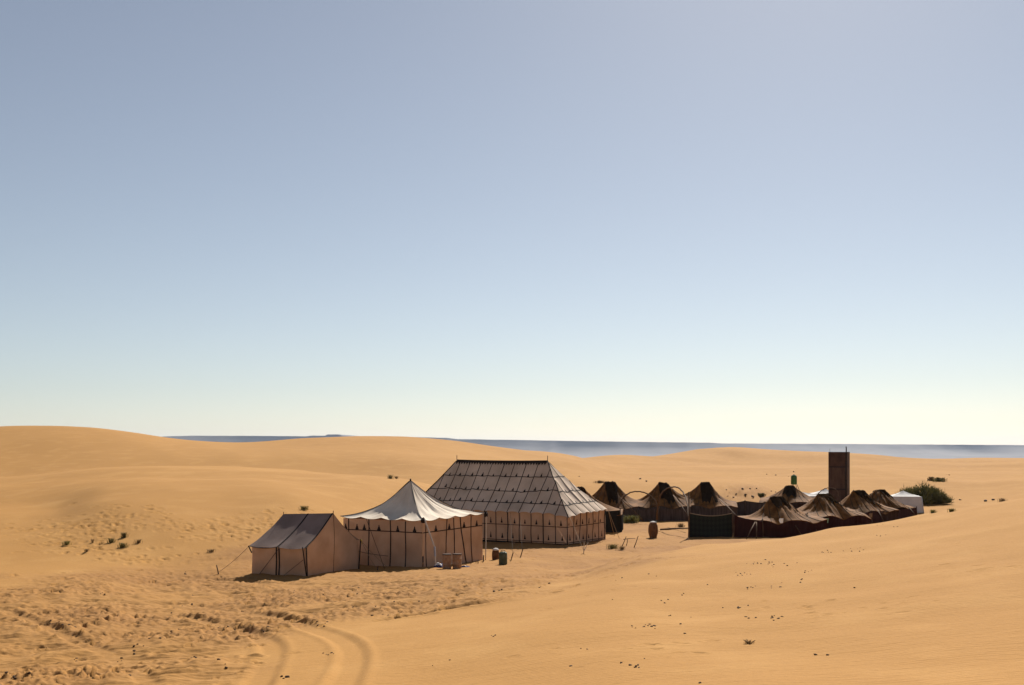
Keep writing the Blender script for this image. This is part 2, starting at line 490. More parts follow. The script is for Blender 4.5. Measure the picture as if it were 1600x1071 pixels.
def smooth_height(x, y):
    """The dunes without footprints: height at world x, y (arrays)."""
    x = np.atleast_1d(np.asarray(x, float)); y = np.atleast_1d(np.asarray(y, float))
    r = np.maximum(np.hypot(x, y), 0.05)
    th = np.arctan2(x, y)
    inside = np.clip(th, R(-42), R(42))
    u, v = inside * KTH, np.log(np.clip(r, 3.0, 560.0))
    o = np.empty_like(r)
    for s in range(0, len(r), 20000):
        e = slice(s, s + 20000)
        o[e] = tps(u[e, None] - cu[None], v[e, None] - cv[None]) @ W[:n] + W[n] + W[n + 1] * u[e] + W[n + 2] * v[e]
    z = o * np.clip(r, 3.0, 560.0)
    z = np.where(r < 3.0, 3.42 + (z - 3.42) * sstep(1.0, 3.0, r), z)
    # away from the view the dunes roll on gently
    k = sstep(R(40), R(70), np.abs(th))
    roll = 2.2 + 1.4 * np.sin(x / 31 + 1.0) * np.cos(y / 43) + 1.2 * np.sin((x + y) / 67)
    roll = np.where(r < 25, 3.42 + (roll - 3.42) * sstep(3, 25, r), roll)
    z = z * (1 - k) + roll * k
    # smaller crests and hollows of the blown sand
    pxs = 800 + F * np.tan(np.clip(th, -1.2, 1.2))
    fr = 1 - k
    far = sstep(88, 125, r) * sstep(470, 380, r) * fr
    far = far * (1 - 0.75 * sstep(900, 700, pxs))
    ridge = 1 - np.abs(perlin(x * 0.014 + 3.1, y * 0.030 + 0.25 * x * 0.014)) * 2
    z = z + far * (0.80 * (ridge - 0.35) + 0.25 * perlin(x * 0.04, y * 0.07))
    lft = sstep(620, 420, pxs) * sstep(46, 58, r) * sstep(100, 90, r) * fr
    z = z + lft * (0.22 * perlin(x * 0.075 + 7, y * 0.11 + x * 0.03) + 0.06 * perlin(x * 0.21, y * 0.25))
    nr = sstep(700, 860, pxs) * sstep(10, 15, r) * sstep(46, 38, r) * fr
    z = z + nr * (0.10 * perlin(x * 0.13 + 2, y * 0.17 - x * 0.05) + 0.035 * perlin(x * 0.4 + 8, y * 0.5))
    # the stony plain lies lower beyond the dunes
    p = sstep(440, 1100, r)
    return z * (1 - p) + (-62.0) * p

def zat(x, y):
    return float(smooth_height([x], [y])[0])

def hit(px, py):
    """Where the sight line through a spot of the photograph meets the dunes."""
    D = np.exp(np.linspace(math.log(5.5), math.log(420), 900))
    x = (px - 800) / F * D
    z = H - (py - HY) / F * D
    g = smooth_height(x, D) - z
    i = int(np.argmax(g > 0))
    if i == 0:
        i = len(D) - 1
    t = g[i - 1] / (g[i - 1] - g[i]) if g[i] != g[i - 1] else 0
    d = D[i - 1] + (D[i] - D[i - 1]) * t
    return Vector(((px - 800) / F * d, d, H - (py - HY) / F * d))

perm = rng.permutation(512).astype(np.int64)
grad = rng.uniform(0, 2 * np.pi, 512)
gxs, gys = np.cos(grad), np.sin(grad)
def perlin(x, y):
    xi = np.floor(x).astype(np.int64); yi = np.floor(y).astype(np.int64)
    xf, yf = x - xi, y - yi
    def g(ix, iy, dx, dy):
        h = perm[(perm[ix & 511] + iy) & 511]
        return gxs[h] * dx + gys[h] * dy
    u = xf * xf * xf * (xf * (xf * 6 - 15) + 10); v = yf * yf * yf * (yf * (yf * 6 - 15) + 10)
    a = g(xi, yi, xf, yf); b = g(xi + 1, yi, xf - 1, yf)
    c = g(xi, yi + 1, xf, yf - 1); d = g(xi + 1, yi + 1, xf - 1, yf - 1)
    return 1.4 * ((a + (b - a) * u) * (1 - v) + (c + (d - c) * u) * v)

# the sheet: polar rows, dense where the view looks
th_front = np.radians(np.linspace(-33, 33, 801))
th_rest = np.radians(np.linspace(33, 327, 62))[1:-1]
TH = np.concatenate([th_front, th_rest])
RR = np.concatenate([[0.4, 0.8, 1.4, 2.0, 2.7, 3.5, 4.3, 5.1],
                     np.exp(np.arange(math.log(5.8), math.log(85), 0.0036)),
                     np.exp(np.linspace(math.log(85.3), math.log(600), 200)),
                     np.exp(np.linspace(math.log(640), math.log(9300), 46))])
nT, nR = len(TH), len(RR)
GR, GT = np.meshgrid(RR, TH, indexing='ij')
X, Y = GR * np.sin(GT), GR * np.cos(GT)
Z = smooth_height(X.ravel(), Y.ravel()).reshape(nR, nT)
nF = len(th_front)

TROD = np.zeros_like(Z)
def add_detail():
    r0 = int(np.searchsorted(RR, 5.8)); r1 = int(np.searchsorted(RR, 130))
    x, y, z, r = X[r0:r1, :nF], Y[r0:r1, :nF], Z[r0:r1, :nF], GR[r0:r1, :nF]
    px = 800 + F * x / y
    py = HY + F * (H - z) / y
    # the churned ground in front of the tents, bounded by the smooth near dune on the right
    bound = np.interp(py, [840, 862, 880, 905, 920, 945, 965, 985, 1071, 1200], [1080, 1060, 1000, 905, 830, 745, 600, 430, 335, 320])
    wob = 26 * perlin(x * 0.35, y * 0.35)
    soft_w = np.interp(py, [880, 940, 1000, 1071], [40, 55, 60, 70])
    m = sstep(1, -1, (px - bound - 2.2 * wob) / soft_w)
    top = np.interp(px, [0, 150, 300, 390, 560, 1100], [905, 892, 872, 852, 838, 806])
    bot = sstep(-16, 22, py - top - wob * 0.7)
    rough = m * bot
    heavy = rough * (0.30 + 0.70 * sstep(885, 930, py))
    floor = sstep(0.45, 0.1, np.abs(z)) * sstep(44, 50, r) * sstep(100, 90, r) * 0.3 * sstep(350, 480, px)
    amp = np.maximum(heavy, floor)
    mound = np.exp(-((px - 1172) / 46) ** 2 - ((r - 92) / 7) ** 2)
    a1 = perlin(x * 0.55 + 5, y * 0.40)
    a2 = 1 - np.abs(perlin(x * 1.25, y * 0.95 + 3.3)) * 2.0
    a3 = 1 - np.abs(perlin(x * 3.6 + 1.7, y * 2.9)) * 2.0
    a6 = perlin(x * 0.22 + 20, y * 0.3)
    a4 = perlin(x * 8.0, y * 6.5)
    a5 = 1 - np.abs(perlin(x * 0.8 + 0.3 * y + 4, y * 1.9 - 0.35 * x)) * 2.2
    d = amp * (0.09 * a1 + 0.048 * a2 * np.clip(a1 + 0.6, 0, 1.3) + (0.046 * a3 + 0.030 * a4) * np.clip(0.8 + 1.3 * a6, 0.2, 1.7) + 0.065 * a5)
    d += mound * (0.20 * a2 + 0.14 * a3 + 0.07 * a4)
    # soft irregularity of the blown sand everywhere
    soft = (1 - rough)
    d += soft * (0.010 * perlin(x * 0.8, y * 0.8) + 0.03 * perlin(x * 0.21 + 9, y * 0.21))
    d += soft * sstep(50, 25, r) * 0.006 * perlin(x * 2.2, y * 4.5)
    # tyre tracks and furrows, along paths on the ground
    def path(pp):
        q = [hit(a, b) for a, b in pp]
        o = []
        for i in range(len(q) - 1):
            for k in range(8):
                t = k / 8
                p0, p1, p2, p3 = q[max(i - 1, 0)], q[i], q[i + 1], q[min(i + 2, len(q) - 1)]
                o.append(0.5 * ((2 * p1) + (p2 - p0) * t + (2 * p0 - 5 * p1 + 4 * p2 - p3) * t * t + (3 * p1 - p0 - 3 * p2 + p3) * t ** 3))
        o.append(q[-1])
        return np.array([(p.x, p.y) for p in o])
    def dist(pl, reach):
        best = np.full(x.shape, 9.0)
        along = np.zeros(x.shape)
        lo, hi_ = pl.min(0) - reach, pl.max(0) + reach
        sel = (x > lo[0]) & (x < hi_[0]) & (y > lo[1]) & (y < hi_[1])
        xs, ys = x[sel], y[sel]
        b = np.full(xs.shape, 9.0); al = np.zeros(xs.shape); run = 0.0
        for i in range(len(pl) - 1):
            ax, ay = pl[i]; bx, by = pl[i + 1]
            L2 = (bx - ax) ** 2 + (by - ay) ** 2 + 1e-9
            t = np.clip(((xs - ax) * (bx - ax) + (ys - ay) * (by - ay)) / L2, 0, 1)
            dd = np.hypot(xs - ax - t * (bx - ax), ys - ay - t * (by - ay))
            k = dd < b
            b[k] = dd[k]; al[k] = run + t[k] * math.sqrt(L2)
            run += math.sqrt(L2)
        best[sel] = b; along[sel] = al
        return best, along
    tracks = [
        ([(384, 1100), (403, 1067), (424, 1027), (422, 1008), (402, 996), (362, 984), (319, 974), (262, 965), (200, 958)], 0.26, 0.046),
        ([(520, 1100), (537, 1067), (551, 1033), (547, 1011), (527, 996), (489, 983), (452, 973), (395, 963), (330, 954)], 0.26, 0.046),
        ([(-40, 945), (20, 962), (70, 982), (120, 1004), (180, 1030), (230, 1071)], 0.22, 0.035),
        ([(-40, 1010), (60, 1000), (140, 984), (220, 968), (330, 955), (430, 950)], 0.22, 0.030),
        ([(-40, 1052), (100, 1036), (230, 1024), (330, 1012), (400, 1004)], 0.18, 0.035),
        ([(-40, 1075), (100, 1060), (230, 1047), (330, 1036), (395, 1030)], 0.18, 0.03),
        ([(560, 976), (620, 966), (690, 955), (780, 940), (850, 922), (920, 905)], 0.20, 0.09),
        ([(300, 905), (420, 912), (540, 916), (640, 912), (760, 902), (880, 890)], 0.22, 0.04),
    ]
    for pl, wdt, dep in tracks:
        b, al = dist(path(pl), 1.2)
        t = b / wdt
        inside = sstep(1.3, 0.55, t)
        d *= 1 - 0.75 * inside * sstep(0.01, 0.05, dep)
        al_end = al.max()
        dep = dep * sstep(al_end, al_end - 10.0, al) * sstep(0.0, 1.5, al) * np.clip(0.85 + 0.5 * a6, .4, 1.2)
        d += -dep * inside + dep * 0.5 * np.exp(-((t - 1.5) / 0.36) ** 2)
        d += 0.012 * inside * np.sin(al * 18) * (dep > 0.02) * 0.12
    Z[r0:r1, :nF] += d
    TROD[r0:r1, :nF] = np.clip(np.maximum(rough * 0.9, np.maximum(mound, sstep(0.55, 0.2, np.abs(z)) * sstep(43, 50, r) * sstep(96, 86, r) * sstep(420, 520, px) * sstep(1560, 1480, px))) * (0.75 + 0.5 * a6), 0, 1)
    # footprints: single pits pressed into the sheet
    def stamp(weights, count, dmin, dmax, L=(0.13, 0.20), near=None):
        w = weights.ravel() / weights.sum()
        idx = rng.choice(w.size, count, p=w)
        ri, ci = np.unravel_index(idx, weights.shape)
        for i, j in zip(ri, ci):
            x0, y0, rr = x[i, j], y[i, j], r[i, j]
            Lx = rng.uniform(*L); Wd = Lx * rng.uniform(0.5, 0.8); a = rng.uniform(0, math.pi)
            reach = Lx * 2.0
            di = int(reach / rr / 0.0036) + 1
            if rr > 85: di = int(reach / rr / 0.0098) + 1
            dj = int(reach / rr / (th_front[1] - th_front[0])) + 1
            s = (slice(max(0, i - di), i + di + 1), slice(max(0, j - dj), j + dj + 1))
            dx, dy = x[s] - x0, y[s] - y0
            e = np.hypot((dx * math.cos(a) + dy * math.sin(a)) / Lx, (-dx * math.sin(a) + dy * math.cos(a)) / Wd)
            dep = rng.uniform(dmin, dmax)
            zz = Z[r0:r1, :nF]
            zz[s] += -dep * sstep(1.15, 0.55, e) + dep * 0.45 * np.exp(-((e - 1.35) / 0.3) ** 2)
    trail = np.clip(0.45 + 1.3 * a6 + 0.8 * perlin(x * 0.5 - y * 0.8, y * 0.25), 0.05, 2.0)
    stamp(np.maximum(heavy, 0) * trail * (r > 17), 3000, 0.02, 0.07, (0.07, 0.16))
    stamp(np.maximum(heavy, 0) * (r > 17), 90, 0.03, 0.07, (0.2, 0.32))
    stamp(rough * sstep(930, 900, py) + floor * 0.6, 700, 0.015, 0.045, (0.12, 0.18))
    clump = np.clip(perlin(x * 0.16 + 3, y * 0.16) + 0.25, 0, 1)
    left = sstep(770, 800, py) * sstep(885, 860, py) * sstep(40, 240, px) * sstep(500, 420, px) * clump
    stamp(left + 1e-9 * rough, 230, 0.03, 0.07, (0.14, 0.24))
    far = sstep(812, 826, py) * sstep(872, 850, py) * sstep(-60, 60, px) * sstep(420, 300, px) * clump
    stamp(far + 1e-9 * rough, 150, 0.03, 0.07, (0.14, 0.24))
    nd = sstep(575, 640, px - 0 * py) * (1 - rough) * sstep(13, 17, r) * sstep(45, 40, r) * np.clip(perlin(x * 0.25, y * 0.25) - 0.1, 0, 1)
    stamp(nd, 130, 0.008, 0.022, (0.10, 0.18))
add_detail()

def build_ground():
    me = bpy.data.meshes.new('desert_ground')
    nv = nR * nT + 1
    co = np.empty((nv, 3), np.float32)
    co[:-1, 0] = X.ravel(); co[:-1, 1] = Y.ravel(); co[:-1, 2] = Z.ravel()
    co[-1] = (0, 0, 3.42)
    i = np.arange(nR - 1)[:, None]; j = np.arange(nT)[None]
    j2 = (j + 1) % nT
    q = np.stack([i * nT + j, i * nT + j2, (i + 1) * nT + j2, (i + 1) * nT + j], -1).reshape(-1, 4)[:, ::-1]
    t = np.stack([np.full(nT, nv - 1), (np.arange(nT) + 1) % nT, np.arange(nT)], -1)
    nq, ntri = len(q), len(t)
    me.vertices.add(nv)
    me.vertices.foreach_set('co', co.ravel())
    me.loops.add(nq * 4 + ntri * 3)
    me.loops.foreach_set('vertex_index', np.concatenate([q.ravel(), t.ravel()]).astype(np.int32))
    me.polygons.add(nq + ntri)
    me.polygons.foreach_set('loop_start', np.concatenate([np.arange(nq) * 4, nq * 4 + np.arange(ntri) * 3]).astype(np.int32))
    me.update(calc_edges=True)
    me.polygons.foreach_set('use_smooth', np.ones(nq + ntri, bool))
    a = me.attributes.new('stony', 'FLOAT', 'POINT')
    st = np.concatenate([sstep(520, 900, GR.ravel()), [0]]).astype(np.float32)
    a.data.foreach_set('value', st)
    a = me.attributes.new('trodden', 'FLOAT', 'POINT')
    a.data.foreach_set('value', np.concatenate([TROD.ravel(), [0]]).astype(np.float32))
    me.materials.append(M['sand'])
    o = link('desert_ground', me)
    tag(o, 'rolling orange sand dunes around the camp running out to a stony plain', None, None, 'structure')
build_ground()

# ------------------------------------------------------------------ the far mesa
def build_mesa():
    D0 = 7000.0
    px = [-1500, -700, -300, 150, 240, 300, 400, 478, 486, 506, 509, 527, 531, 560, 640, 698, 714, 800, 900, 1000, 1108, 1126, 1300, 1500, 1600, 1900, 2500, 3200]
    py = [676, 679, 680, 683.6, 683, 681.2, 681.3, 682, 680.8, 681, 678.9, 678.9, 681.8, 682.2, 683.2, 684.4, 686.4, 687.6, 689.4, 690.8, 692, 693.2, 694.0, 695.2, 695.8, 696.5, 696, 695]
    N = 1100
    P = np.linspace(-1500, 3200, N)
    top = H + (HY - np.interp(P, px, py)) / F * D0 + 0.8 * perlin(P * 0.05, P * 0 + 2.2)
    xs = (P - 800) / F * D0
    gul = 90 * perlin(xs * 0.0016, xs * 0 + 0.5) + 22 * np.abs(perlin(xs * 0.006, xs * 0 + 7.5))
    base = -62.5
    prof = [(2600, 1.0), (160, 1.0), (0, 1.0), (-8, 0.90), (-70, 0.82), (-80, 0.73), (-230, 0.55), (-245, 0.48), (-520, 0.24), (-950, 0.07), (-1600, -0.02)]
    v = []
    for k, (dy, hf) in enumerate(prof):
        g = gul * (1.0 if 1 < k < 10 else 0.0) * (1 + 0.5 * (k - 2) / 4 if k > 2 else 1)
        yy = D0 + dy + g
        zz = base + (top - base) * hf + (perlin(xs * 0.003, xs * 0 + k * 3.1) * 3.0 if 2 < k < 10 else 0)
        v.append(np.stack([xs * (yy / D0) ** 0.0, np.full(N, 0.0) + yy, zz + np.zeros(N)], -1))
    v = np.concatenate(v)
    b = MB()
    fs = []
    for k in range(len(prof) - 1):
        for i in range(N - 1):
            a = k * N + i
            fs.append((a, a + N, a + N + 1, a + 1))
    b.v = [tuple(p) for p in v]; b.f = [f[::-1] for f in fs]
    o = b.build('mesa', M['rock'], smooth=True)
    tag(o, 'long flat topped mesa blue with distance along the horizon', None, None, 'structure')
build_mesa()

# ------------------------------------------------------------------ the dusty air
def build_haze():
    b = MB().box((0, 0, 20), (23000, 23000, 180))
    m, nt, o = new_mat('dusty air')
    pv = nt.nodes.new('ShaderNodeVolumePrincipled')
    pv.inputs['Color'].default_value = (0.66, 0.78, 1.0, 1)
    pv.inputs['Density'].default_value = 0.000038
    pv.inputs['Anisotropy'].default_value = 0.2
    nt.links.new(pv.outputs[0], o.inputs['Volume'])
    ob = b.build('haze', m, smooth=False)
    tag(ob, 'pale dusty air over the dunes and the plain', None, None, 'stuff')
build_haze()
#@@OBJECTS
# ------------------------------------------------------------------ tents of pale canvas
def wrinkle(p, amp, s=1.3):
    return amp * mnoise.noise(Vector(p) * s)

def roof_patch(a, b, c, d, sag, scallops=0, sc_amp=0.0, wr=0.015, power=1.0, seedv=0.0):
    """a, b eave corners left and right seen from outside; c, d ridge right and left."""
    a, b, c, d = (Vector(q) for q in (a, b, c, d))
    def f(u, v):
        lo = a.lerp(b, u); hi = d.lerp(c, u)
        p = lo.lerp(hi, v)
        p = p.copy()
        p.z -= sag * math.sin(math.pi * v) ** power
        if scallops:
            k = max(0.0, 1 - v * 3.2)
            p.z += sc_amp * k * (1 - 2 * abs(math.sin(math.pi * u * scallops)))
        # the cloth hangs between the seams and creases towards the corners
        p.z += wr * math.sin(math.pi * v) * (mnoise.noise(Vector((u * 9 + seedv, v * 2.2, 3.1))) + 0.5 * mnoise.noise(Vector((u * 23 + seedv, v * 3, 1.1))))
        return p
    return Patch(f)

def wall_patch(a, b, za, zb, zg=-0.06, billow=0.05, seedv=0.0, panels=6, flare=0.10):
    a, b = Vector(a), Vector(b)
    out_n = (b - a).cross(Vector((0, 0, 1))).normalized()
    def f(u, v):
        p = a.lerp(b, u)
        z = zg + (za + (zb - za) * u - zg) * v
        q = Vector((p.x, p.y, z))
        bl = billow * math.sin(math.pi * v) * abs(math.sin(math.pi * u * panels)) ** 0.7 * -0.7
        bl += (0.06 * mnoise.noise(Vector((u * 5 + seedv + v, v * 1.5 - u * 2, 0.4))) + 0.030 * mnoise.noise(Vector((u * 17 + seedv, v * 2.5 + u * 5, 5.4)))) * math.sin(math.pi * min(1, v * 0.8 + 0.15))
        q += out_n * (bl + flare * (1 - v))
        return q
    return Patch(f)

def rope(parent, org, a, b, r=0.011, mat='rope', sag=0.05, name='guy_rope'):
    a, b = Vector(a), Vector(b)
    pts = []
    for i in range(7):
        t = i / 6
        p = a.lerp(b, t); p.z -= sag * 4 * t * (1 - t)
        pts.append(p - org)
    return MB().tube(pts, r, 5).build(name, M[mat], parent)

def stake(parent, org, at, lean=(0.1, 0.05), h=0.35, r=0.022, mat='wood', name='peg'):
    a = Vector((at[0], at[1], zat(at[0], at[1]) - 0.12))
    b = a + Vector((lean[0], lean[1], h + 0.12))
    m = a.lerp(b, 0.5) + Vector((0.012, -0.008, 0))
    return MB().tube([a - org, m - org, b - org], r, 6, r * 0.8).build(name, M[mat], parent)

def pole(parent, org, a, b, r=0.03, mat='wood', name='pole', bend=0.0, n=7, r2=None):
    a, b = Vector(a), Vector(b)
    pts = []
    for i in range(9):
        t = i / 8
        p = a.lerp(b, t) + Vector((bend * math.sin(math.pi * t), 0, bend * 0.3 * math.sin(2 * math.pi * t)))
        pts.append(p - org)
    return MB().tube(pts, r, n, r2 if r2 else r).build(name, M[mat], parent)

# --- the small ridge tent on the left
def small_tent():
    A, B = Vector((-10.36, 43.10, 0)), Vector((-8.14, 42.75, 0))
    gv = Vector((1.60, 3.30, 0))
    C, Dd = B + gv, A + gv
    org = Vector(((A + C) / 2)); org.z = 0
    t = empty('ridge_tent', org, 'small ridge tent with grey roof and pink canvas walls, nearest the camera', 'tent', 'pale canvas tents')
    ze, zr = 1.16, 2.40
    rl = (A + Dd) / 2 + Vector((0, 0, zr - 0.02)) + Vector((0.10, 0, 0)); rr = (B + C) / 2 + Vector((0, 0, zr + 0.03))
    ex = (B - A).normalized() * 0.10; ey = gv.normalized() * 0.07
    e = lambda p, sx, sy, z: Vector((p.x, p.y, z)) + ex * sx + ey * sy
    front = roof_patch(e(A, -1, -1, ze + .05), e(B, .3, -1, ze + .0), rr, rl, 0.10, 0, 0, 0.03, 1, 1.0)
    back = roof_patch(e(C, .3, 1, ze + .02), e(Dd, -1, 1, ze), rl, rr, 0.12, 0, 0, 0.02, 1, 2.0)
    # front eave hangs a little between the poles
    base_f = front.f
    front.f = lambda u, v: base_f(u, v) + Vector((0, 0, -0.07 * max(0, 1 - 2.5 * v) * abs(math.sin(2 * math.pi * u))))
    front.panel('roof_panel', 0, 0.5, 0, 1, 10, 14, M['canvas_grey'], t, org)
    front.panel('roof_panel', 0.5, 1, 0, 1, 10, 14, M['canvas_grey'], t, org)
    back.panel('roof_panel', 0, 0.5, 0, 1, 8, 10, M['canvas_grey'], t, org)
    back.panel('roof_panel', 0.5, 1, 0, 1, 8, 10, M['canvas_grey'], t, org)
    for u in (0.5, 0.985):
        front.tape('seam_tape', ((u, 0.0), (u, 1.0)), 0.05, M['tape'], t, org)
    front.tape('seam_tape', ((0, 0.0), (0.5, 0.0)), 0.035, M['tape'], t, org)
    fw = wall_patch(A, B, ze + .03, ze - .02, panels=2, seedv=3, flare=0.02)
    fw.panel('wall_panel', 0, 0.48, 0, 1, 10, 8, M['canvas'], t, org)
    fw.panel('wall_panel', 0.48, 1, 0, 1, 10, 8, M['canvas'], t, org)
    for u in (0.452, 0.502):
        fw.tape('seam_tape', ((u, 0), (u, 1)), 0.05, M['tape'], t, org, 0.02)
    bw = wall_patch(C, Dd, ze, ze, panels=2, seedv=4)
    bw.panel('wall_panel', 0, 1, 0, 1, 8, 6, M['canvas'], t, org)
    # gable ends: five sided sheets
    def gable(P0, P1, zr_, apex, name, seedv, bul):
        nn = (P1 - P0).cross(Vector((0, 0, 1))).normalized()
        def f(u, v):
            w = 1 - abs(2 * u - 1)
            ztop = ze + (zr_ - ze) * (w ** 1.12) - 0.03
            p = P0.lerp(P1, u)
            p = p + (Vector((apex.x, apex.y, 0)) - P0.lerp(P1, 0.5)) * (w * v)
            z = -0.06 + (ztop + 0.06) * v
            p = Vector((p.x, p.y, z)) + nn * (bul * math.sin(math.pi * v) * math.sin(math.pi * u) + 0.03 * mnoise.noise(Vector((u * 6 + seedv, v * 2, 0))))
            return p
        return Patch(f)
    g = gable(B, C, zr + .03, rr, 'gable_wall', 1.0, 0.05)
    g.panel('wall_panel', 0, 0.5, 0, 1, 12, 12, M['canvas'], t, org)
    g.panel('wall_panel', 0.5, 1, 0, 1, 12, 12, M['canvas'], t, org)
    g.tape('seam_tape', ((0.5, 0), (0.5, 0.97)), 0.022, M['tape'], t, org, 0.006)
    g2 = gable(Dd, A, zr - .02, rl, 'gable_wall', 5.0, 0.04)
    g2.panel('wall_panel', 0, 0.5, 0, 1, 10, 10, M['canvas'], t, org)
    g2.panel('wall_panel', 0.5, 1, 0, 1, 10, 10, M['canvas'], t, org)
    # corner poles in front, poles that poke out of the ridge
    pole(t, org, (B.x + .06, B.y - .05, -.1), (B.x + .02, B.y - .06, ze + .02), 0.026, 'tape', 'corner_pole')
    pole(t, org, (B.x + .04, B.y - .05, -.1), (B.x - .13, B.y - .07, ze + .04), 0.022, 'tape', 'corner_pole')
    pole(t, org, (C.x + .02, C.y - .05, -.1), (C.x + .10, C.y - .05, ze + .08), 0.028, 'tape', 'corner_pole')
    pole(t, org, (A.x + .0, A.y - .06, ze - .22), (A.x - .13, A.y - .08, ze + .06), 0.026, 'tape', 'corner_pole')
    pole(t, org, rl + Vector((0, 0, -.1)), rl + Vector((0, 0, .09)), 0.014, 'wood', 'ridge_pole')
    pole(t, org, rr + Vector((0, 0, -.1)), rr + Vector((0, 0, .11)), 0.016, 'wood', 'ridge_pole')
    # guys
    k = hit(343, 898)
    rope(t, org, (A.x - .12, A.y - .07, ze + .03), (k.x, k.y, k.z + .12), 0.009)
    stake(t, org, (k.x - .02, k.y), (-.10, 0, ), 0.38, 0.028)
    k2 = hit(588, 893)
    rope(t, org, (C.x + .1, C.y - .05, ze + .04), (k2.x, k2.y, k2.z + .12), 0.010)
    rope(t, org, (C.x + .1, C.y - .05, ze + .02), (k2.x + .35, k2.y + 1.1, .05), 0.009)
    stake(t, org, (k2.x, k2.y), (.07, 0), 0.22, 0.03)
    rope(t, org, (B.x - 1.06, B.y - .03, ze + .0), (A.x + .28, A.y - .10, .05), 0.012, 'darkrope', 0.0, 'tie_rope')
    rope(t, org, (B.x - .10, B.y - .07, ze * .6), (B.x - .9, B.y - .0, .06), 0.009, 'darkrope', 0.0, 'tie_rope')
    # a loose yellow tie at the far corner
    m = plain('yellow tie', (0.55, 0.38, 0.06))
    MB().tube([Vector((C.x + .12, C.y - .08, ze + .06)) - org, Vector((C.x + .17, C.y - .1, ze - .06)) - org, Vector((C.x + .14, C.y - .09, ze - .13)) - org], 0.03, 6, 0.012).build('tie', m, t)
small_tent()

# --- the square tent with one peak
def square_tent():
    Fc, L, Rc = Vector((-3.80, 46.05, 0)), Vector((-7.45, 47.75, 0)), Vector((-1.36, 49.45, 0))
    Bk = L + Rc - Fc
    cen = (L + Rc) / 2
    org = Vector((cen.x, cen.y, 0))
    t = empty('peaked_tent', org, 'square canvas tent with one white peak between ridge tent and largest tent', 'tent', 'pale canvas tents')
    ze, zp = 2.02, 3.66
    peak = Vector((cen.x - .16, cen.y, zp))
    def ov(p, z, k=0.14):
        d = (p - cen); d.z = 0
        return Vector((p.x, p.y, z)) + d.normalized() * k
    cs = [(Fc, Rc), (Rc, Bk), (Bk, L), (L, Fc)]
    ez = {0: ze - .02, 1: ze + .06, 2: ze, 3: ze + .02}
    zc = [ze - .02, ze + .08, ze, ze + .02]       # F, R, Bk, L
    order = [Fc, Rc, Bk, L]
    for i in range(4):
        P0, P1 = order[i], order[(i + 1) % 4]
        visible = i in (0, 3)
        rp = roof_patch(ov(P0, zc[i] + .02), ov(P1, zc[(i + 1) % 4] + .02), peak, peak, 0.38, 4, 0.045, 0.08, 0.95, i * 5.0)
        for k in range(4):
            rp.panel('roof_panel', k / 4, (k + 1) / 4, 0, 1, 7, 18, M['canvas_cream'], t, org)
        if visible or i == 1:
            rp.tape('seam_tape', ((0.0 if i != 3 else 0.002, 0.0), (0.0 if i != 3 else 0.002, 0.985)), 0.055, M['tape'], t, org)
            # valance edge
            rp.tape('eave_tape', ((0, 0.006), (1, 0.006)), 0.022, M['rope'], t, org, steps=40)
        wp = wall_patch(P0, P1, zc[i] - .03, zc[(i + 1) % 4] - .03, panels=4, seedv=i * 3.3, flare=0.05)
        for k in range(4):
            wp.panel('wall_panel', k / 4, (k + 1) / 4, 0, 1, 8, 10, M['canvas'], t, org)
        if visible:
            wp.tape('wall_band', ((0, 0.765), (1, 0.765)), 0.04, M['tape'], t, org, steps=40)
            us = (0.07, 0.33, 0.60, 0.79) if i == 3 else (0.045, 0.36, 0.50, 0.80)
            for u in us:
                wp.tape('seam_tape', ((u, 0.02), (u + (0.03 if u == 0.36 else 0), 1.0)), 0.045, M['tape'], t, org, 0.016)
            if i == 0:
                wp.tape('seam_tape', ((0.70, 0.02), (0.61, 1.0)), 0.05, M['tape'], t, org, 0.024)
                mu = (0.20, 0.43, 0.68, 0.90)
            else:
                mu = (0.03, 0.175, 0.27, 0.46, 0.69, 0.90)
            for u in mu:
                wp.motif('motif', u, 0.775, 0.16, 0.24, M['tape'], t, org)
    # finial, the leaning eave poles and guys
    MB().tube([peak + Vector((0, 0, -.05)) - org, peak + Vector((0, 0, .07)) - org], 0.05, 8, 0.03).build('pole_cap', M['tape'], t)
    e0 = ov(Fc, ze, 0.16)
    MB().lathe([(0.02, -.10), (0.10, -.08), (0.12, 0.02), (0.05, .12), (0.02, .15)], tuple(e0 - org), 10).build('corner_knot', M['tape'], t)
    g0 = hit(677, 888)
    pole(t, org, e0 + Vector((.04, -.04, .1)), (g0.x + .05, g0.y, g0.z + .9), 0.034, 'palewood', 'leaning_pole')
    pole(t, org, (g0.x + .05, g0.y, g0.z + .9), (g0.x + .08, g0.y - .02, g0.z + .5), 0.04, 'bluepole', 'leaning_pole')
    pole(t, org, (g0.x + .08, g0.y - .02, g0.z + .5), (g0.x + .10, g0.y - .05, g0.z - .1), 0.028, 'palewood', 'leaning_pole')
    e1 = ov(Rc, ze + .08, 0.18)
    MB().lathe([(0.02, -.16), (0.08, -.12), (0.09, 0.0), (0.04, .10), (0.02, .14)], tuple(e1 - org), 10).build('corner_knot', M['tape'], t)
    pole(t, org, e1 + Vector((.02, -.05, .05)), (e1.x - .02, e1.y - .12, .0), 0.022, 'palewood', 'corner_pole')
    k = hit(754, 879)
    stake(t, org, (k.x, k.y), (.05, 0), 0.32, 0.035)
    k = hit(746, 882)
    stake(t, org, (k.x, k.y), (.03, 0), 0.2, 0.025)
    # ropes on the left face
    rope(t, org, L.lerp(Fc, 0.30) + Vector((0, -.1, ze)), hit(601, 889), 0.012, 'darkrope', 0.0)
    rope(t, org, L.lerp(Fc, 0.05) + Vector((0, -.1, .7)), L.lerp(Fc, .58) + Vector((-.02, -.12, .45)), 0.010, 'darkrope', 0.05, 'tie_rope')
square_tent()

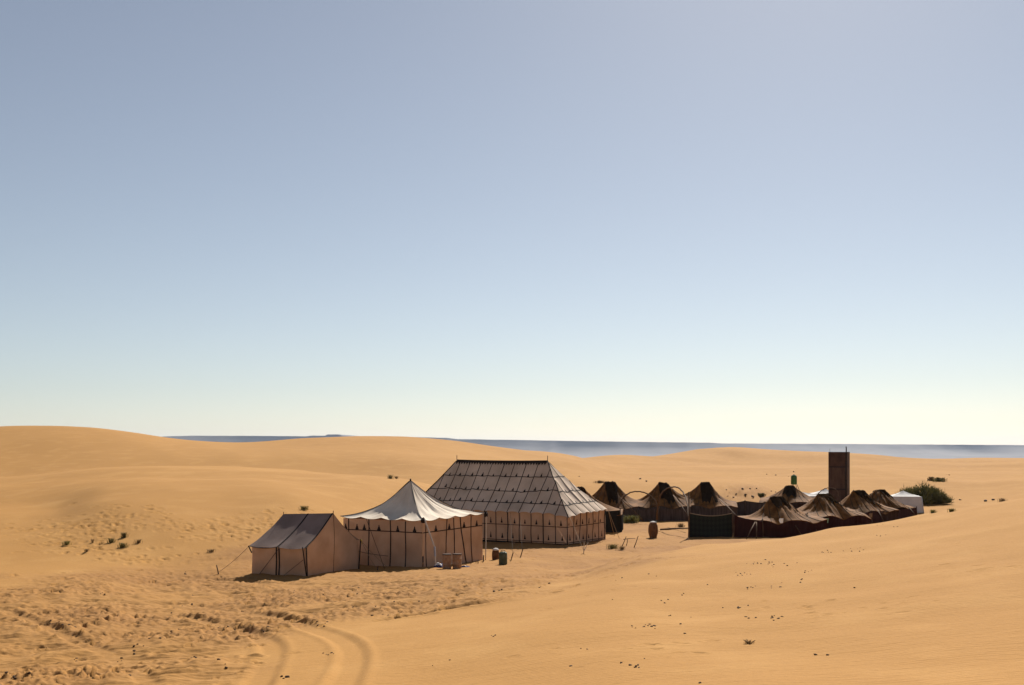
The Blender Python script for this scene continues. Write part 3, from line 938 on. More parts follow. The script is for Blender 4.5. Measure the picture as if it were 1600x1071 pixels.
# --- the large hipped tent
def large_tent():
    C = Vector((2.90, 56.53, 0))
    fd = Vector((-.835, .550, 0)).normalized()
    dd = Vector((.550, .835, 0)).normalized()
    dep, length = 4.1, 10.55
    Lf = C + fd * length; Rb = C + dd * dep; Lb = Lf + dd * dep
    org = (C + Lb) / 2
    t = empty('hipped_tent', org, 'largest tent, long patterned roof with black seams and a white hipped end', 'tent', 'pale canvas tents')
    ze, zr = 1.70, 4.47
    mid = C + dd * (dep / 2)
    rr = mid + fd * 2.72 + Vector((0, 0, zr)); rl = mid + fd * 8.92 + Vector((0, 0, zr - .03))
    o1 = lambda p, a, b, z: p + fd * a + dd * b + Vector((0, 0, z))
    NP, NE = 14, 6
    jr = random.Random(21)
    insR, insL, OVH = 2.47, 1.88, 0.13
    Lt, Dt = length + 2 * OVH, dep + 2 * OVH
    e0 = C - fd * OVH - dd * OVH                      # near eave corner
    zridge = zr
    def prof(v):
        return ze - .04 + (zridge - ze + .04) * v - 0.20 * math.sin(math.pi * v) ** 0.9
    def sst(a, b, x):
        q = min(1, max(0, (x - a) / (b - a)))
        return q * q * (3 - 2 * q)
    class Hip(Patch):
        """Roof face: s metres along the eave from its left end, v 0 at the eave to 1 at the ridge height."""
        def __init__(self, left, along, inward, L, run, i0, i1, np_, sv, drop=None, bulge=0.0):
            self.L, self.i0, self.i1 = L, i0, i1
            def f(u, w):
                sm = u * L
                v = w * self.vmax(u)
                p = left + along * sm + inward * (run * v)
                k = max(0.0, 1 - v * 4.0)
                z = prof(v) - 0.035 * k * (2 * abs(math.sin(math.pi * u * np_)) - 1) * -1.0
                z += 0.10 * math.sin(math.pi * v) * (mnoise.noise(Vector((sm * .45 + sv, v * 1.8, 3.1))) + .6 * mnoise.noise(Vector((sm * 2.3 + sv, v * 3.1, 7.1))))
                z -= 0.03 * math.sin(math.pi * min(1, v * 1.02)) * abs(math.sin(math.pi * u * np_))
                if drop: z += drop(u) * (1 - v) ** 2
                z -= 0.09 * v ** 5 * math.sin(math.pi * u)
                return Vector((p.x, p.y, z)) - inward * (bulge * math.sin(math.pi * u) * (1 - v))
            self.f = f
        def vmax(self, u):
            return max(0.003, min(1.0, u * self.L / self.i0, (1 - u) * self.L / self.i1))
    inE, inF, inL = Dt / 2, insR + OVH, insL + OVH
    cd_ = lambda u: -0.16 * sst(.86, 1.0, u)
    cd2 = lambda u: -0.16 * sst(.35, 0.0, u) + 0.05 * sst(.6, 1, u)
    front = Hip(e0 + fd * Lt, -fd, dd, Lt, Dt / 2, inL, inF, NP, 0.3, cd_)
    end = Hip(e0, dd, fd, Dt, inF, inE, inE, NE, 4.3, cd2, 0.12)
    back = Hip(e0 + dd * Dt, fd, -dd, Lt, Dt / 2, inF, inL, NP, 8.3)
    lend = Hip(e0 + fd * Lt + dd * Dt, -dd, -fd, Dt, inL, inE, inE, NE, 12.3)
    rr = e0 + fd * inF + dd * inE + Vector((0, 0, zr)); rl = e0 + fd * (Lt - inL) + dd * inE + Vector((0, 0, zr))
    eC = e0 + Vector((0, 0, ze - .2)); eR = e0 + dd * Dt + Vector((0, 0, ze))
    for pt, np_ in ((front, NP), (end, NE), (back, NP), (lend, NE)):
        for k in range(np_):
            pt.panel('roof_panel', k / np_, (k + 1) / np_, 0, 1, 6, 22, M['canvas_white'], t, org)
    for pt, np_ in ((front, NP), (end, NE)):
        for k in range(1, np_):
            pt.tape('seam_tape', ((k / np_ + jr.uniform(-.006, .006), 0.0), (k / np_ + jr.uniform(-.006, .006), 0.985)), jr.uniform(.026, .042) if pt is front else jr.uniform(.024, .038), M['tape'], t, org, steps=18)
        for v in (0.22, 0.47, 0.73):
            # bands stop at the hips
            ua, ub = v * pt.i0 / pt.L, 1 - v * pt.i1 / pt.L
            st = 40 if pt is front else 16
            P_ = []
            for q in range(st + 1):
                u = ua + (ub - ua) * (q / st) * .998 + .001 * (ub - ua)
                P_.append((u, min(1, v / pt.vmax(u))))
            vs, fs = [], []
            for u, w in P_:
                p = pt.f(u, w); nn_ = pt.n(u, min(w, .97))
                up = (pt.f(u, min(1, w + .02)) - pt.f(u, w - .02)).normalized() * .021
                p = p - org
                vs += [p - up + nn_ * .004, p - up + nn_ * .015, p + up + nn_ * .015, p + up + nn_ * .004]
            for q in range(st):
                for kk in range(3):
                    a_ = q * 4 + kk
                    fs.append((a_, a_ + 4, a_ + 5, a_ + 1))
            MB().add(vs, fs).build('roof_band', M['tape'], t, smooth=False)
            for k in range(np_):
                u = (k + .5) / np_
                if pt.vmax(u) > v + .12:
                    pt.motif('motif', u + jr.uniform(-.007, .007), (v + jr.uniform(.0, .018)) / pt.vmax(u), jr.uniform(.10, .15) if pt is front else .10, jr.uniform(.17, .24), M['tape'], t, org)
    # tape on the two hips that show
    for pt, sgn in ((front, 1), (lend, 1)):
        P_ = []
        for q in range(19):
            v = q / 18 * .985
            u = 1 - v * pt.i1 / pt.L - 1e-4
            P_.append(pt.f(u, 1.0) - org + Vector((0, 0, .012)))
        MB().tube(P_, .03, 5).build('hip_tape', M['tape'], t)
    # dark ridge band with a toothed lower edge
    n = 34
    for pt in (front, back):
        vs, fs = [], []
        ua, ub = pt.i0 / pt.L, 1 - pt.i1 / pt.L
        for i in range(2 * n + 1):
            u = ua + (ub - ua) * i / (2 * n)
            lo = 0.925 if i % 2 else 0.965
            q = pt.f(u, 1.0) - org + Vector((0, 0, .02)); w = pt.f(u, lo) - org + pt.n(u, lo) * 0.022
            vs += [tuple(q), tuple(w)]
        for i in range(2 * n):
            fs.append((2 * i + 1, 2 * i + 3, 2 * i + 2, 2 * i))
        MB().add(vs, fs).build('ridge_band', M['tape'], t, smooth=False)
    for p in (rr, rl):
        pole(t, org, p + Vector((0, 0, -.2)), p + Vector((0, 0, .22)), 0.018, 'iron', 'ridge_pole')
    # walls
    fw = wall_patch(Lf, C, ze, ze - .05, zg=0.06, panels=NP, seedv=2.2, billow=0.035, flare=-.03)
    ew = wall_patch(C, Rb, ze - .05, ze, zg=0.06, panels=6, seedv=6.2, billow=0.10, flare=-.03)
    bw = wall_patch(Rb, Lb, ze, ze, zg=0.0, panels=8, seedv=7.2)
    lw = wall_patch(Lb, Lf, ze, ze, zg=0.0, panels=5, seedv=9.2)
    for pt, np_, deco in ((fw, NP, True), (ew, 6, True), (bw, 8, False), (lw, 5, False)):
        for k in range(np_):
            pt.panel('wall_panel', k / np_, (k + 1) / np_, 0, 1, 4, 8, M['canvas'], t, org)
        if deco:
            for v in (0.04, 0.56):
                pt.tape('wall_band', ((0, v), (1, v)), 0.034, M['tape'], t, org, steps=60)
            for k in range(np_ + 1):
                u = min(0.998, max(0.002, k / np_))
                pt.tape('seam_tape', ((u, 0.0), (u, 1.0)), 0.058 if k % 3 == 0 else 0.040, M['tape'], t, org, 0.016, steps=8)
            for k in range(np_):
                for v, h in ((0.10, 0.30), (0.60, 0.32)):
                    pt.motif('motif', (k + .5 + jr.uniform(-.08, .08)) / np_, v + jr.uniform(-.01, .015), jr.uniform(.09, .13), h * jr.uniform(.85, 1.08), M['tape'], t, org)
    # shade under the wall foot, put in as a black strip
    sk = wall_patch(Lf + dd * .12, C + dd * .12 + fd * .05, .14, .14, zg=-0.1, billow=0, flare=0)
    sk.panel('foot_shade', 0, 1, 0, 1, 30, 2, M['blackcloth'], t, org)
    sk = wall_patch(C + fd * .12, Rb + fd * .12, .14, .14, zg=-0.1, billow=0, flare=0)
    sk.panel('foot_shade', 0, 1, 0, 1, 12, 2, M['blackcloth'], t, org)
    # guys
    k = hit(912, 866)
    rope(t, org, eC + Vector((0.05, -.05, .1)), (k.x, k.y, .15), 0.008, 'rope', .02)
    pole(t, org, (k.x + .0, k.y, -.05), (k.x + .02, k.y, .55), 0.022, 'palewood', 'peg')
    pole(t, org, (k.x + .0, k.y, .1), (k.x + .22, k.y, .55), 0.018, 'palewood', 'peg')
    for (px, py, u) in ((797, 877, .66), (812, 872, .72)):
        k = hit(px, py)
        pole(t, org, (k.x, k.y, k.z - .1), (k.x + .14, k.y + .05, k.z + .38), 0.024, 'wood', 'peg')
        rope(t, org, (k.x + .12, k.y + .05, k.z + .33), Lf.lerp(C, u) + Vector((0, -.15, ze - .05)), 0.006, 'darkrope', .02)
    for (px, py) in ((960, 838), (968, 842)):
        k = hit(px, py)
        rope(t, org, eR + Vector((0, 0, .0)), (k.x, k.y, k.z), 0.012, 'rope', .03)
large_tent()

# ------------------------------------------------------------------ brown wool tents
def wool_tent(cx, cy, ang, a, b, ze, zp, rl, label, wall='greywall', group='brown wool tents', eave=None, power=1.75, seedv=0.0, shade_sheet=True,
              low=.52, saddle=None, px_=1.9, py_=1.3, shade_x=None, shade_y=.34, folds=0.05, seams=True, lean=0.0, droop=.2):
    """A cloth pulled up over a short bar and stretched down to low walls. ang: turn of the long side; x local right, y local away."""
    zb = 0.0
    org = Vector((cx, cy, zb))
    t = empty('wool_tent', org, label, 'tent', group, ang)
    zl, zr_ = saddle or (ze + .3, ze + .3)
    def ridge_line(x):
        q = min(1.0, max(abs(x) - rl * .8, 0) / (a - rl * .8))
        zs = zl if x < 0 else zr_
        sh = 1 - q
        return zs + (zp - zs) * sh ** px_
    def hf(x, y):
        k = max(0.0, 1 - abs(y) / b)
        zt_ = ridge_line(x)
        z = ze + (zt_ - ze) * k ** py_
        an = math.atan2(y, x * .8)
        d = 1 - k
        z += folds * math.sin(math.pi * min(1, math.hypot(x / a, y / b))) * (mnoise.noise(Vector((math.cos(an) * 3.2 + seedv, math.sin(an) * 3.2, 0.2))) + 0.8 * (0.4 - 2 * abs(mnoise.noise(Vector((math.cos(an) * 6 + seedv, math.sin(an) * 6, 2.2))))))
        z += .05 * mnoise.noise(Vector((x * 1.1 + seedv, y * 1.1, 8)))
        if d > 0.5:
            kk = (d - 0.5) / 0.5
            z -= droop * kk * kk * (1 - abs(math.cos(x / a * math.pi + seedv)))
        return z
    N = 40
    b_ = MB()
    pts = []
    for j in range(N + 1):
        for i in range(N + 1):
            x = a * (2 * i / N - 1); y = b * (2 * j / N - 1)
            # crowd the rows towards the bar
            x = a * math.copysign(abs(x / a) ** 1.15, x); y = b * math.copysign(abs(y / b) ** 1.15, y)
            pts.append((x, y, hf(x, y)))
    b_.grid(pts, N, N)
    roof = b_.build('roof', M['wool'], t)
    # edge hem
    hem = []
    for k in range(80):
        s = k / 20
        side, f = int(s), s - int(s)
        q = [(-a + 2 * a * f, -b), (a, -b + 2 * b * f), (a - 2 * a * f, b), (-a, b - 2 * b * f)][side]
        hem.append((q[0], q[1], hf(*q) - .01))
    hem.append(hem[0])
    MB().tube(hem, 0.022, 5).build('hem', M['wool'], roof)
    # seams down the cloth strips
    if seams:
        for i in range(-3, 4):
            x0 = a * i / 3.6
            ln = []
            for k in range(15):
                y = -b + b * k / 14
                x = x0 * (1 - 0.55 * (k / 14))
                ln.append((x, y, hf(x, y) + .004))
            MB().tube(ln, 0.020, 4).build('seam', M['stitch'], roof)
    if shade_sheet:
        # shade under the peak, put in as a near-black sheet on the roof
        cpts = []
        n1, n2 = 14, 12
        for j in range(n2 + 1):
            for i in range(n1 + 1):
                x0_, x1_ = shade_x or (-rl - .22, rl + .22)
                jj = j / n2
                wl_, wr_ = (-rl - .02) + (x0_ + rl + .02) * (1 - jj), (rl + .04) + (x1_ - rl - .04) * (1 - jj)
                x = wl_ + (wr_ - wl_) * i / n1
                y = -b * shade_y + b * (shade_y + .12) * jj
                y += 0.55 * b * shade_y * mnoise.noise(Vector((i * .37 + seedv * 3, 0.3, 4))) * (1 - jj)
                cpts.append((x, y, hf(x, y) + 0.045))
        MB().grid(cpts, n1, n2).build('peak_shade', M['woolshade'], t)
    MB().tube([(-rl * .85, 0, zp - .05), (0, 0, zp - .03), (rl * .85, 0, zp - .05)], 0.035, 7).build('ridge_bar', M['wood'], t)
    for x in (-rl * .8, rl * .8):
        MB().tube([(x, 0, -.1), (x * .9, 0, zp - .06)], 0.04, 6).build('pole', M['wood'], t)
    # wall cloths, hung from the edge in strips with folds
    def wall(q0, q1, k0, strips, sv):
        for s in range(strips):
            nu, nv = 8, 4
            pp = []
            nx, ny = (q1[1] - q0[1]), -(q1[0] - q0[0])
            ln = math.hypot(nx, ny); nx, ny = nx / ln, ny / ln
            for j in range(nv + 1):
                for i in range(nu + 1):
                    u = (s + i / nu) / strips
                    x, y = q0[0] + (q1[0] - q0[0]) * u, q0[1] + (q1[1] - q0[1]) * u
                    zt = hf(x, y) - .02
                    v = j / nv
                    w = 0.035 * math.sin(u * ln * 17 + sv) * (1 - v * .6) + 0.05 * mnoise.noise(Vector((u * 6 + sv, v, seedv)))
                    pp.append((x * .985 + nx * w, y * .985 + ny * w, -.35 + (zt + .35) * v))
            MB().grid(pp, nu, nv).build('wall_cloth', M[k0], t)
    wl = wall if isinstance(wall, str) else wall
    return t, hf, wall

def finish_walls(res, mat, a, b, strips=(3, 2, 2, 2)):
    t, hf, wall = res
    wall((-a, -b), (a, -b), mat, strips[0], 0.3)
    wall((a, -b), (a, b), mat, strips[1], 1.3)
    wall((a, b), (-a, b), mat, strips[2], 2.3)
    wall((-a, b), (-a, -b), mat, strips[3], 3.3)

def local_pole(t, a, b, r=0.028, mat='wood', name='pole'):
    org = t.location
    ca, sa = math.cos(-t.rotation_euler.z), math.sin(-t.rotation_euler.z)
    def q(p):
        d = Vector(p) - org
        return Vector((d.x * ca - d.y * sa, d.x * sa + d.y * ca, d.z))
    A_, B_ = q(a), q(b)
    m = A_.lerp(B_, .5) + Vector((.01, .02, .03))
    return MB().tube([A_, m, B_], r, 6, r * .85).build(name, M[mat], t)

def at(px, py, D):
    return Vector(PT(px, py, D))

def back_rows():
    specs = [
        # px, peak row, metres, half width, half depth, bar, eave, label
        (953, 753.0, 77.5, 2.0, 1.7, .42, 1.0, 'brown wool tent with a tall peak, behind the two arched branches on the left'),
        (1036, 754.5, 78.2, 1.85, 1.6, .36, 1.0, 'middle brown wool tent of the back row, seen through the arched branches'),
        (1102, 753.5, 79.0, 2.2, 1.75, .38, 1.00, 'brown wool tent whose peak stands above the hung dark green carpet'),
    ]
    for i, (px, py, D, a, b, rl, ze, lab) in enumerate(specs):
        p = at(px, py, D)
        res = wool_tent(p.x, p.y, R((-6, -4, -8)[i]), a, b, ze, p.z, rl, lab, seedv=i * 3.7, saddle=((1.42, 1.40), (1.40, 1.62), (1.62, 1.22))[i], px_=(1.9, 1.7, 2.1)[i], shade_x=((-.12, .75), (-.2, .85), (-.25, .95))[i], shade_y=(.80, .7, .76)[i], folds=0.10)
        finish_walls(res, 'greywall', a, b, (4, 2, 3, 2))
    # the one that is half hidden by the largest tent
    p = at(901, 762, 67)
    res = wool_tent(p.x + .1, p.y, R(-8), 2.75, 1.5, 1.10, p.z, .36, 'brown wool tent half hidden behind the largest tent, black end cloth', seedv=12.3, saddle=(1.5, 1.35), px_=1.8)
    finish_walls(res, 'blackcloth', 2.75, 1.5, (3, 2, 3, 2))
    # behind, right
    p = at(1234, 759.5, 82)
    res = wool_tent(p.x, p.y, R(-20), 2.1, 1.7, 1.12, p.z, .34, 'brown wool tent below the raised green tank', seedv=17.3, saddle=(1.3, 1.25), px_=1.6, shade_x=(-.5, .6), shade_y=.55)
    finish_walls(res, 'brownwall', 2.1, 1.7, (3, 2, 3, 2))

def front_row():
    specs = [
        (1214, 776.5, 64.0, 2.25, 1.9, .50, .98, R(12), 'redwall', 'brown wool tent with maroon wall beside the hung green carpet, nearest of its row'),
        (1287, 772.0, 68.0, 2.05, 2.0, .56, .98, R(20), 'redwall', 'brown wool tent with maroon wall directly in front of the rusty tower'),
        (1341, 767.0, 72.6, 1.85, 1.8, .54, 1.0, R(22), 'brownwall', 'brown wool tent with dark shaded peak just right of the rusty tower'),
        (1375, 765.6, 76.2, 1.75, 1.6, .48, 1.02, R(18), 'brownwall', 'brown wool tent at the right end of its row beside the white tent'),
    ]
    ts = []
    for i, (px, py, D, a, b, rl, ze, ang, wm, lab) in enumerate(specs):
        p = at(px, py, D)
        res = wool_tent(p.x, p.y, ang, a, b, ze, p.z, rl, lab, seedv=31 + i * 5.1, saddle=((1.0, 1.15), (1.12, 1.15), (1.15, 1.3), (1.3, 1.1))[i], px_=(2.1, 1.8, 1.7, 1.55)[i], py_=(1.25, 1.1, 1.2, 1.0)[i], shade_x=((-.45, .65), (.1, 1.0), (.0, 1.0), (.2, .7))[i], shade_y=(.40, .50, .52, .32)[i], folds=0.15, droop=.26)
        finish_walls(res, wm, a, b, (4, 3, 2, 2))
        ts.append(res[0])
    # leaning poles that hold the eaves
    for (k, p0, D0, p1, D1) in ((0, (1180, 816), 61.2, (1165, 846), 60.0), (0, (1182, 816), 61.2, (1182, 845), 60.4),
                                (0, (1238, 816), 62.6, (1252, 836), 61.5), (1, (1260, 803), 63.6, (1281, 838), 62.0),
                                (1, (1262, 802), 63.6, (1250, 810), 64.6), (2, (1336, 808), 67.6, (1347, 824), 66.2),
                                (3, (1420, 793), 72.5, (1432, 808), 71.5), (3, (1371, 796), 70.5, (1380, 814), 69.0)):
        local_pole(ts[k], at(*p0, D0), at(*p1, D1), 0.034)
    # pale rags tied at the eaves
    for (k, px, py, D, m) in ((0, 1221, 812, 61.6, 'white'), (1, 1292, 812, 64.2, 'greenrag'), (2, 1361, 804, 69.0, 'rope')):
        if m == 'greenrag' and m not in M:
            M[m] = plain('pale green rag', (0.22, 0.42, 0.27), (0.3, 0.45, 0.33), 9)
        w = at(px, py, D)
        org = ts[k].location
        ca, sa = math.cos(-ts[k].rotation_euler.z), math.sin(-ts[k].rotation_euler.z)
        d = w - org
        c = Vector((d.x * ca - d.y * sa, d.x * sa + d.y * ca, d.z))
        vs, fs = [], []
        for j in range(5):
            for i in range(4):
                vs.append(c + Vector(((i - 1.5) * .07 * (1 + .3 * math.sin(j)), .04 * math.sin(i * 2 + j), (1 - j) * .07 + .02 * math.sin(i * 3))))
        MB().grid(vs, 3, 4).build('rag', M[m], ts[k])
back_rows()
front_row()

# ------------------------------------------------------------------ cloth screens
def screen(name, label, cat, pts, ztop, mat, zg=-.15, posts=True, waves=14.0, top=None, group=None, sag=0.10, part='cloth'):
    """A cloth hung on a line between posts; pts: ground points left to right."""
    org = Vector((pts[0].x, pts[0].y, 0))
    t = empty(name, org, label, cat, group)
    for s in range(len(pts) - 1):
        a, b = pts[s], pts[s + 1]
        ln = math.hypot(b.x - a.x, b.y - a.y)
        nrm = Vector((b.y - a.y, -(b.x - a.x), 0)).normalized()
        nu, nv = 24, 10
        vs = []
        za, zb = ztop[s], ztop[s + 1]
        for j in range(nv + 1):
            for i in range(nu + 1):
                u, v = i / nu, j / nv
                zt = za + (zb - za) * u - sag * math.sin(math.pi * u)
                p = Vector((a.x + (b.x - a.x) * u, a.y + (b.y - a.y) * u, zg + (zt - zg) * v))
                p += nrm * (0.03 * math.sin(u * waves + v * 1.2) * (1 - .5 * v) + .04 * mnoise.noise(Vector((u * 4 + s, v * 2, 2))))
                vs.append(p - org)
        ob = MB().grid(vs, nu, nv).build(part, M[mat], t)
        uvl = ob.data.uv_layers.new(name='UVMap')
        for poly in ob.data.polygons:
            for li in poly.loop_indices:
                vi = ob.data.loops[li].vertex_index
                uvl.data[li].uv = ((vi % (nu + 1)) / nu * ln / 1.2, (vi // (nu + 1)) / nv)
        if top:
            ln_ = [Vector((a.x + (b.x - a.x) * u, a.y + (b.y - a.y) * u, za + (zb - za) * u - sag * math.sin(math.pi * u) + .01)) + nrm * .02 - org for u in np.linspace(0, 1, 13)]
            MB().tube(ln_, 0.022, 5).build('hem', M[top], t)
    if posts:
        for p, z in zip(pts, ztop):
            MB().tube([Vector((p.x, p.y, -.3)) - org, Vector((p.x + .02, p.y, z * .5)) - org, Vector((p.x, p.y, z + .08)) - org], 0.035, 6).build('post', M['wood'], t)
    return t

g1, g2 = Vector((10.02, 61.2, 0)), Vector((12.55, 61.6, 0))
screen('hanging_carpet', 'dark green carpet with diamond pattern hung between two posts', 'carpet', [g1, g2], [1.42, 1.38], 'carpet', top='rope', sag=.16, part='carpet_cloth', waves=5)
k = hit(1066, 846)
pole(bpy.data.objects['hanging_carpet'], g1, (k.x, k.y, k.z - .03), (k.x + .40, k.y + .25, k.z + .14), 0.03, 'wood', 'peg')
e1, e2 = at(945, 800, 64.5), at(969, 798, 65.2)
screen('cloth_screen', 'black cloth screen standing right of the largest tent', 'screen', [Vector((e1.x - .9, e1.y + .2, 0)), Vector((e2.x, e2.y, 0))], [1.30, 1.36], 'blackcloth', sag=.03)
f0, f1, f2 = at(1120, 786, 79.5), at(1164, 783.5, 79.5), at(1225, 784, 79)
screen('cloth_fence', 'low brown cloth fence running right from the back row of wool tents', 'fence', [Vector((p.x, p.y, 0)) for p in (f0, f1, f2)], [1.20, 1.20, 1.22], 'greywall', sag=.14, top='stitch', waves=40)
h0, h1, h2 = at(966, 790, 75.4), at(1030, 790, 75.4), at(1078, 790, 75.6)
screen('cloth_fence', 'grey brown cloth fence in front of the back wool tents, behind the grass clump', 'fence', [Vector((p.x, p.y, 0)) for p in (h0, h1, h2)], [0.86, 0.90, 0.86], 'greywall', sag=.08, waves=50)
q_ = [at(1236, 815, 63.2), at(1300, 810, 66.0), at(1362, 805, 70.2), at(1432, 800, 74.6)]
screen('cloth_fence', 'maroon cloth fence running along the front of the right row of wool tents', 'fence', [Vector((p.x, p.y, 0)) for p in q_], [.92, .95, .98, 1.0], 'redwall', sag=.06, waves=26)
m0, m1 = Vector((12.60, 61.45, 0)), Vector((14.3, 61.7, 0))
screen('cloth_screen', 'maroon cloth screen joining the hung carpet to the wool tent', 'screen', [m0, m1], [1.30, 0.98], 'redwall', sag=.08)

# arched branches over the entrances
def arch(label, pts, r=0.05):
    q = [Vector(p) for p in pts]
    o = []
    for i in range(len(q) - 1):
        for kk in range(6):
            s = kk / 6
            p0, p1, p2, p3 = q[max(i - 1, 0)], q[i], q[i + 1], q[min(i + 2, len(q) - 1)]
            o.append(0.5 * ((2 * p1) + (p2 - p0) * s + (2 * p0 - 5 * p1 + 4 * p2 - p3) * s * s + (3 * p1 - p0 - 3 * p2 + p3) * s ** 3))
    o.append(q[-1])
    o = [p + Vector((.018 * math.sin(i * 1.7), 0, .015 * math.sin(i * 2.3))) for i, p in enumerate(o)]
    org = Vector((q[0].x, q[0].y, 0))
    ob = MB().tube([p - org for p in o], r, 7, r * .8).build('arched_branch', M['wood'], None, loc=org)
    tag(ob, label, 'branch', 'arched branches over the entrances')
arch('left arched bare branch in front of the back wool tents', [at(968, 814, 74.6), at(966, 795, 74.6), at(974, 778, 74.6), at(987, 769.3, 74.6), at(1003, 769, 74.6), at(1016, 775, 74.6), at(1026, 787, 74.6), at(1028, 815, 74.6)])
arch('right arched bare branch ending at the hung carpet', [at(1026, 812, 73.5), at(1028, 790, 72), at(1033, 772, 70), at(1044, 763, 69), at(1057, 761.5, 67), at(1066, 768, 66), at(1073, 783, 64), at(1076, 812, 62), at(1077, 845, 60.9)], 0.048)
arch('arched bare branch leaning at the foot of the rusty tower', [at(1275, 800, 72), at(1276, 778, 72), at(1281, 769, 72), at(1290, 763.5, 72), at(1300, 763, 72), at(1308, 768, 72), at(1314, 790, 72)], 0.03)
def prop(label, a, b, r=0.035):
    a, b = Vector(a), Vector(b)
    org = Vector((a.x, a.y, a.z))
    mm = a.lerp(b, .5) + Vector((.03, 0, .02))
    ob = MB().tube([a - org, mm - org, b - org], r, 7, r * .8).build('wooden_pole', M['wood'], None, loc=org)
    tag(ob, label, 'pole', 'bare poles among the wool tents')
prop('leaning pole from the left branch arch down to the grass clump', at(1004, 813, 74.2), at(966, 776, 74.5))
prop('upright pole at the left foot of the left branch arch', at(967, 818, 73.9), at(965, 770, 74.2), 0.045)
prop('leaning pole running from the carpet corner up to the back tent', at(1152, 808, 61.7), at(1124, 780, 76))
prop('upright post where the right branch arch meets the carpet', at(1076, 842.5, 61.0), at(1076, 769, 61.3), 0.045)
prop('slanting pole under the right branch arch', at(1076, 808, 66), at(1052, 774, 72))

# ------------------------------------------------------------------ the tower, the tank, the white tents
def tower():
    D = 84.0
    xl, xr = (1295.0 - 800) / F * D, (1323.5 - 800) / F * D
    zt = H - (706.5 - HY) / F * D
    w = xr - xl
    org = Vector(((xl + xr) / 2, D, 0))
    t = empty('plate_tower', org, 'tall rusty brown plate tower rising behind the wool tents', 'tower', None, R(-25))
    hs = [(-.1, 1.9), (1.92, 3.62), (3.64, zt)]
    for i, (z0, z1) in enumerate(hs):
        MB().box((0, 0, (z0 + z1) / 2), (w, .02, z1 - z0)).build('front_plate', M['rust2' if i == 1 else 'rust'], t, False)
    dp = 1.3
    for i, (z0, z1) in enumerate(hs):
        for sx in (-1, 1):
            MB().box((sx * (w / 2 - .012), dp / 2 + .012, (z0 + z1) / 2), (.02, dp, z1 - z0)).build('side_plate', M['rust' if i != 1 else 'rust2'], t, False)
    MB().box((0, dp + .024, zt / 2), (w, .02, zt - .02)).build('back_plate', M['rust'], t, False)
    MB().box((-w / 2 + .03, -.03, zt / 2), (.06, .04, zt - .1)).build('corner_angle', M['rust'], t, False)
    for z in (1.91, 3.63):
        MB().box((0, -.022, z), (w - .14, .03, .07)).build('seam_strip', M['iron'], t, False)
    for z in (.5, 1.2, 2.3, 3.1, 4.1, 4.6):
        for x in np.linspace(-w / 2 + .12, w / 2 - .2, 5):
            MB().lathe([(.022, 0), (.018, .012), (.004, .016)], n=6).build('rivet', M['iron'], t, False, loc=(x, -.012, z)).rotation_euler = (R(90), 0, 0)
    MB().box((-.1, -.02, 1.05), (.62, .03, 1.5)).build('hatch', M['rust2'], t, False)
    MB().tube([(w / 2 - .09, -.06, .2), (w / 2 - .10, -.06, 3.0), (w / 2 - .07, -.06, zt + .30), (w / 2 - .09, -.06, zt + .42)], .045, 7, .04).build('pipe', M['iron'], t)
    MB().tube([(-w / 2 + .1, 0, zt - .1), (-w / 2 + .1, 0, zt + .25)], .012, 5).build('rod', M['iron'], t)
    for z in (1.3, 2.6, 3.9):
        MB().box((w / 2 - .09, -.05, z), (.16, .05, .05)).build('bracket', M['iron'], t, False)
tower()

def tank():
    p = at(1240.5, 757.5, 92)
    org = Vector((p.x, p.y, zat(p.x, p.y)))
    t = empty('raised_tank', org, 'dark green tank raised on thin legs behind the wool tents', 'tank')
    h0 = p.z - org.z
    hh = 15.0 / F * 92
    c = MB()
    c.lathe([(.16, h0), (.25, h0 + .04), (.255, h0 + hh * .3), (.25, h0 + hh * .5), (.255, h0 + hh * .7), (.245, h0 + hh - .12), (.17, h0 + hh - .02), (.05, h0 + hh)], n=18)
    b = c.build('tank_body', M['greentank'], t)
    MB().lathe([(.08, h0 + hh - .02), (.08, h0 + hh + .04), (.03, h0 + hh + .05)], n=10).build('lid', M['greentank'], b)
    for sx, sy, ex in ((-.12, -.2, .12), (.2, -.2, .62), (.2, .2, .50), (-.12, .2, .1)):
        MB().tube([(sx, sy, h0 + .03), (sx + ex, sy * 1.4, -.15)], .022, 6).build('leg', M['iron'], t)
    MB().tube([(.05, -.24, h0 * .5), (.45, -.24, h0 * .45)], .014, 5).build('brace', M['iron'], t)
tank()

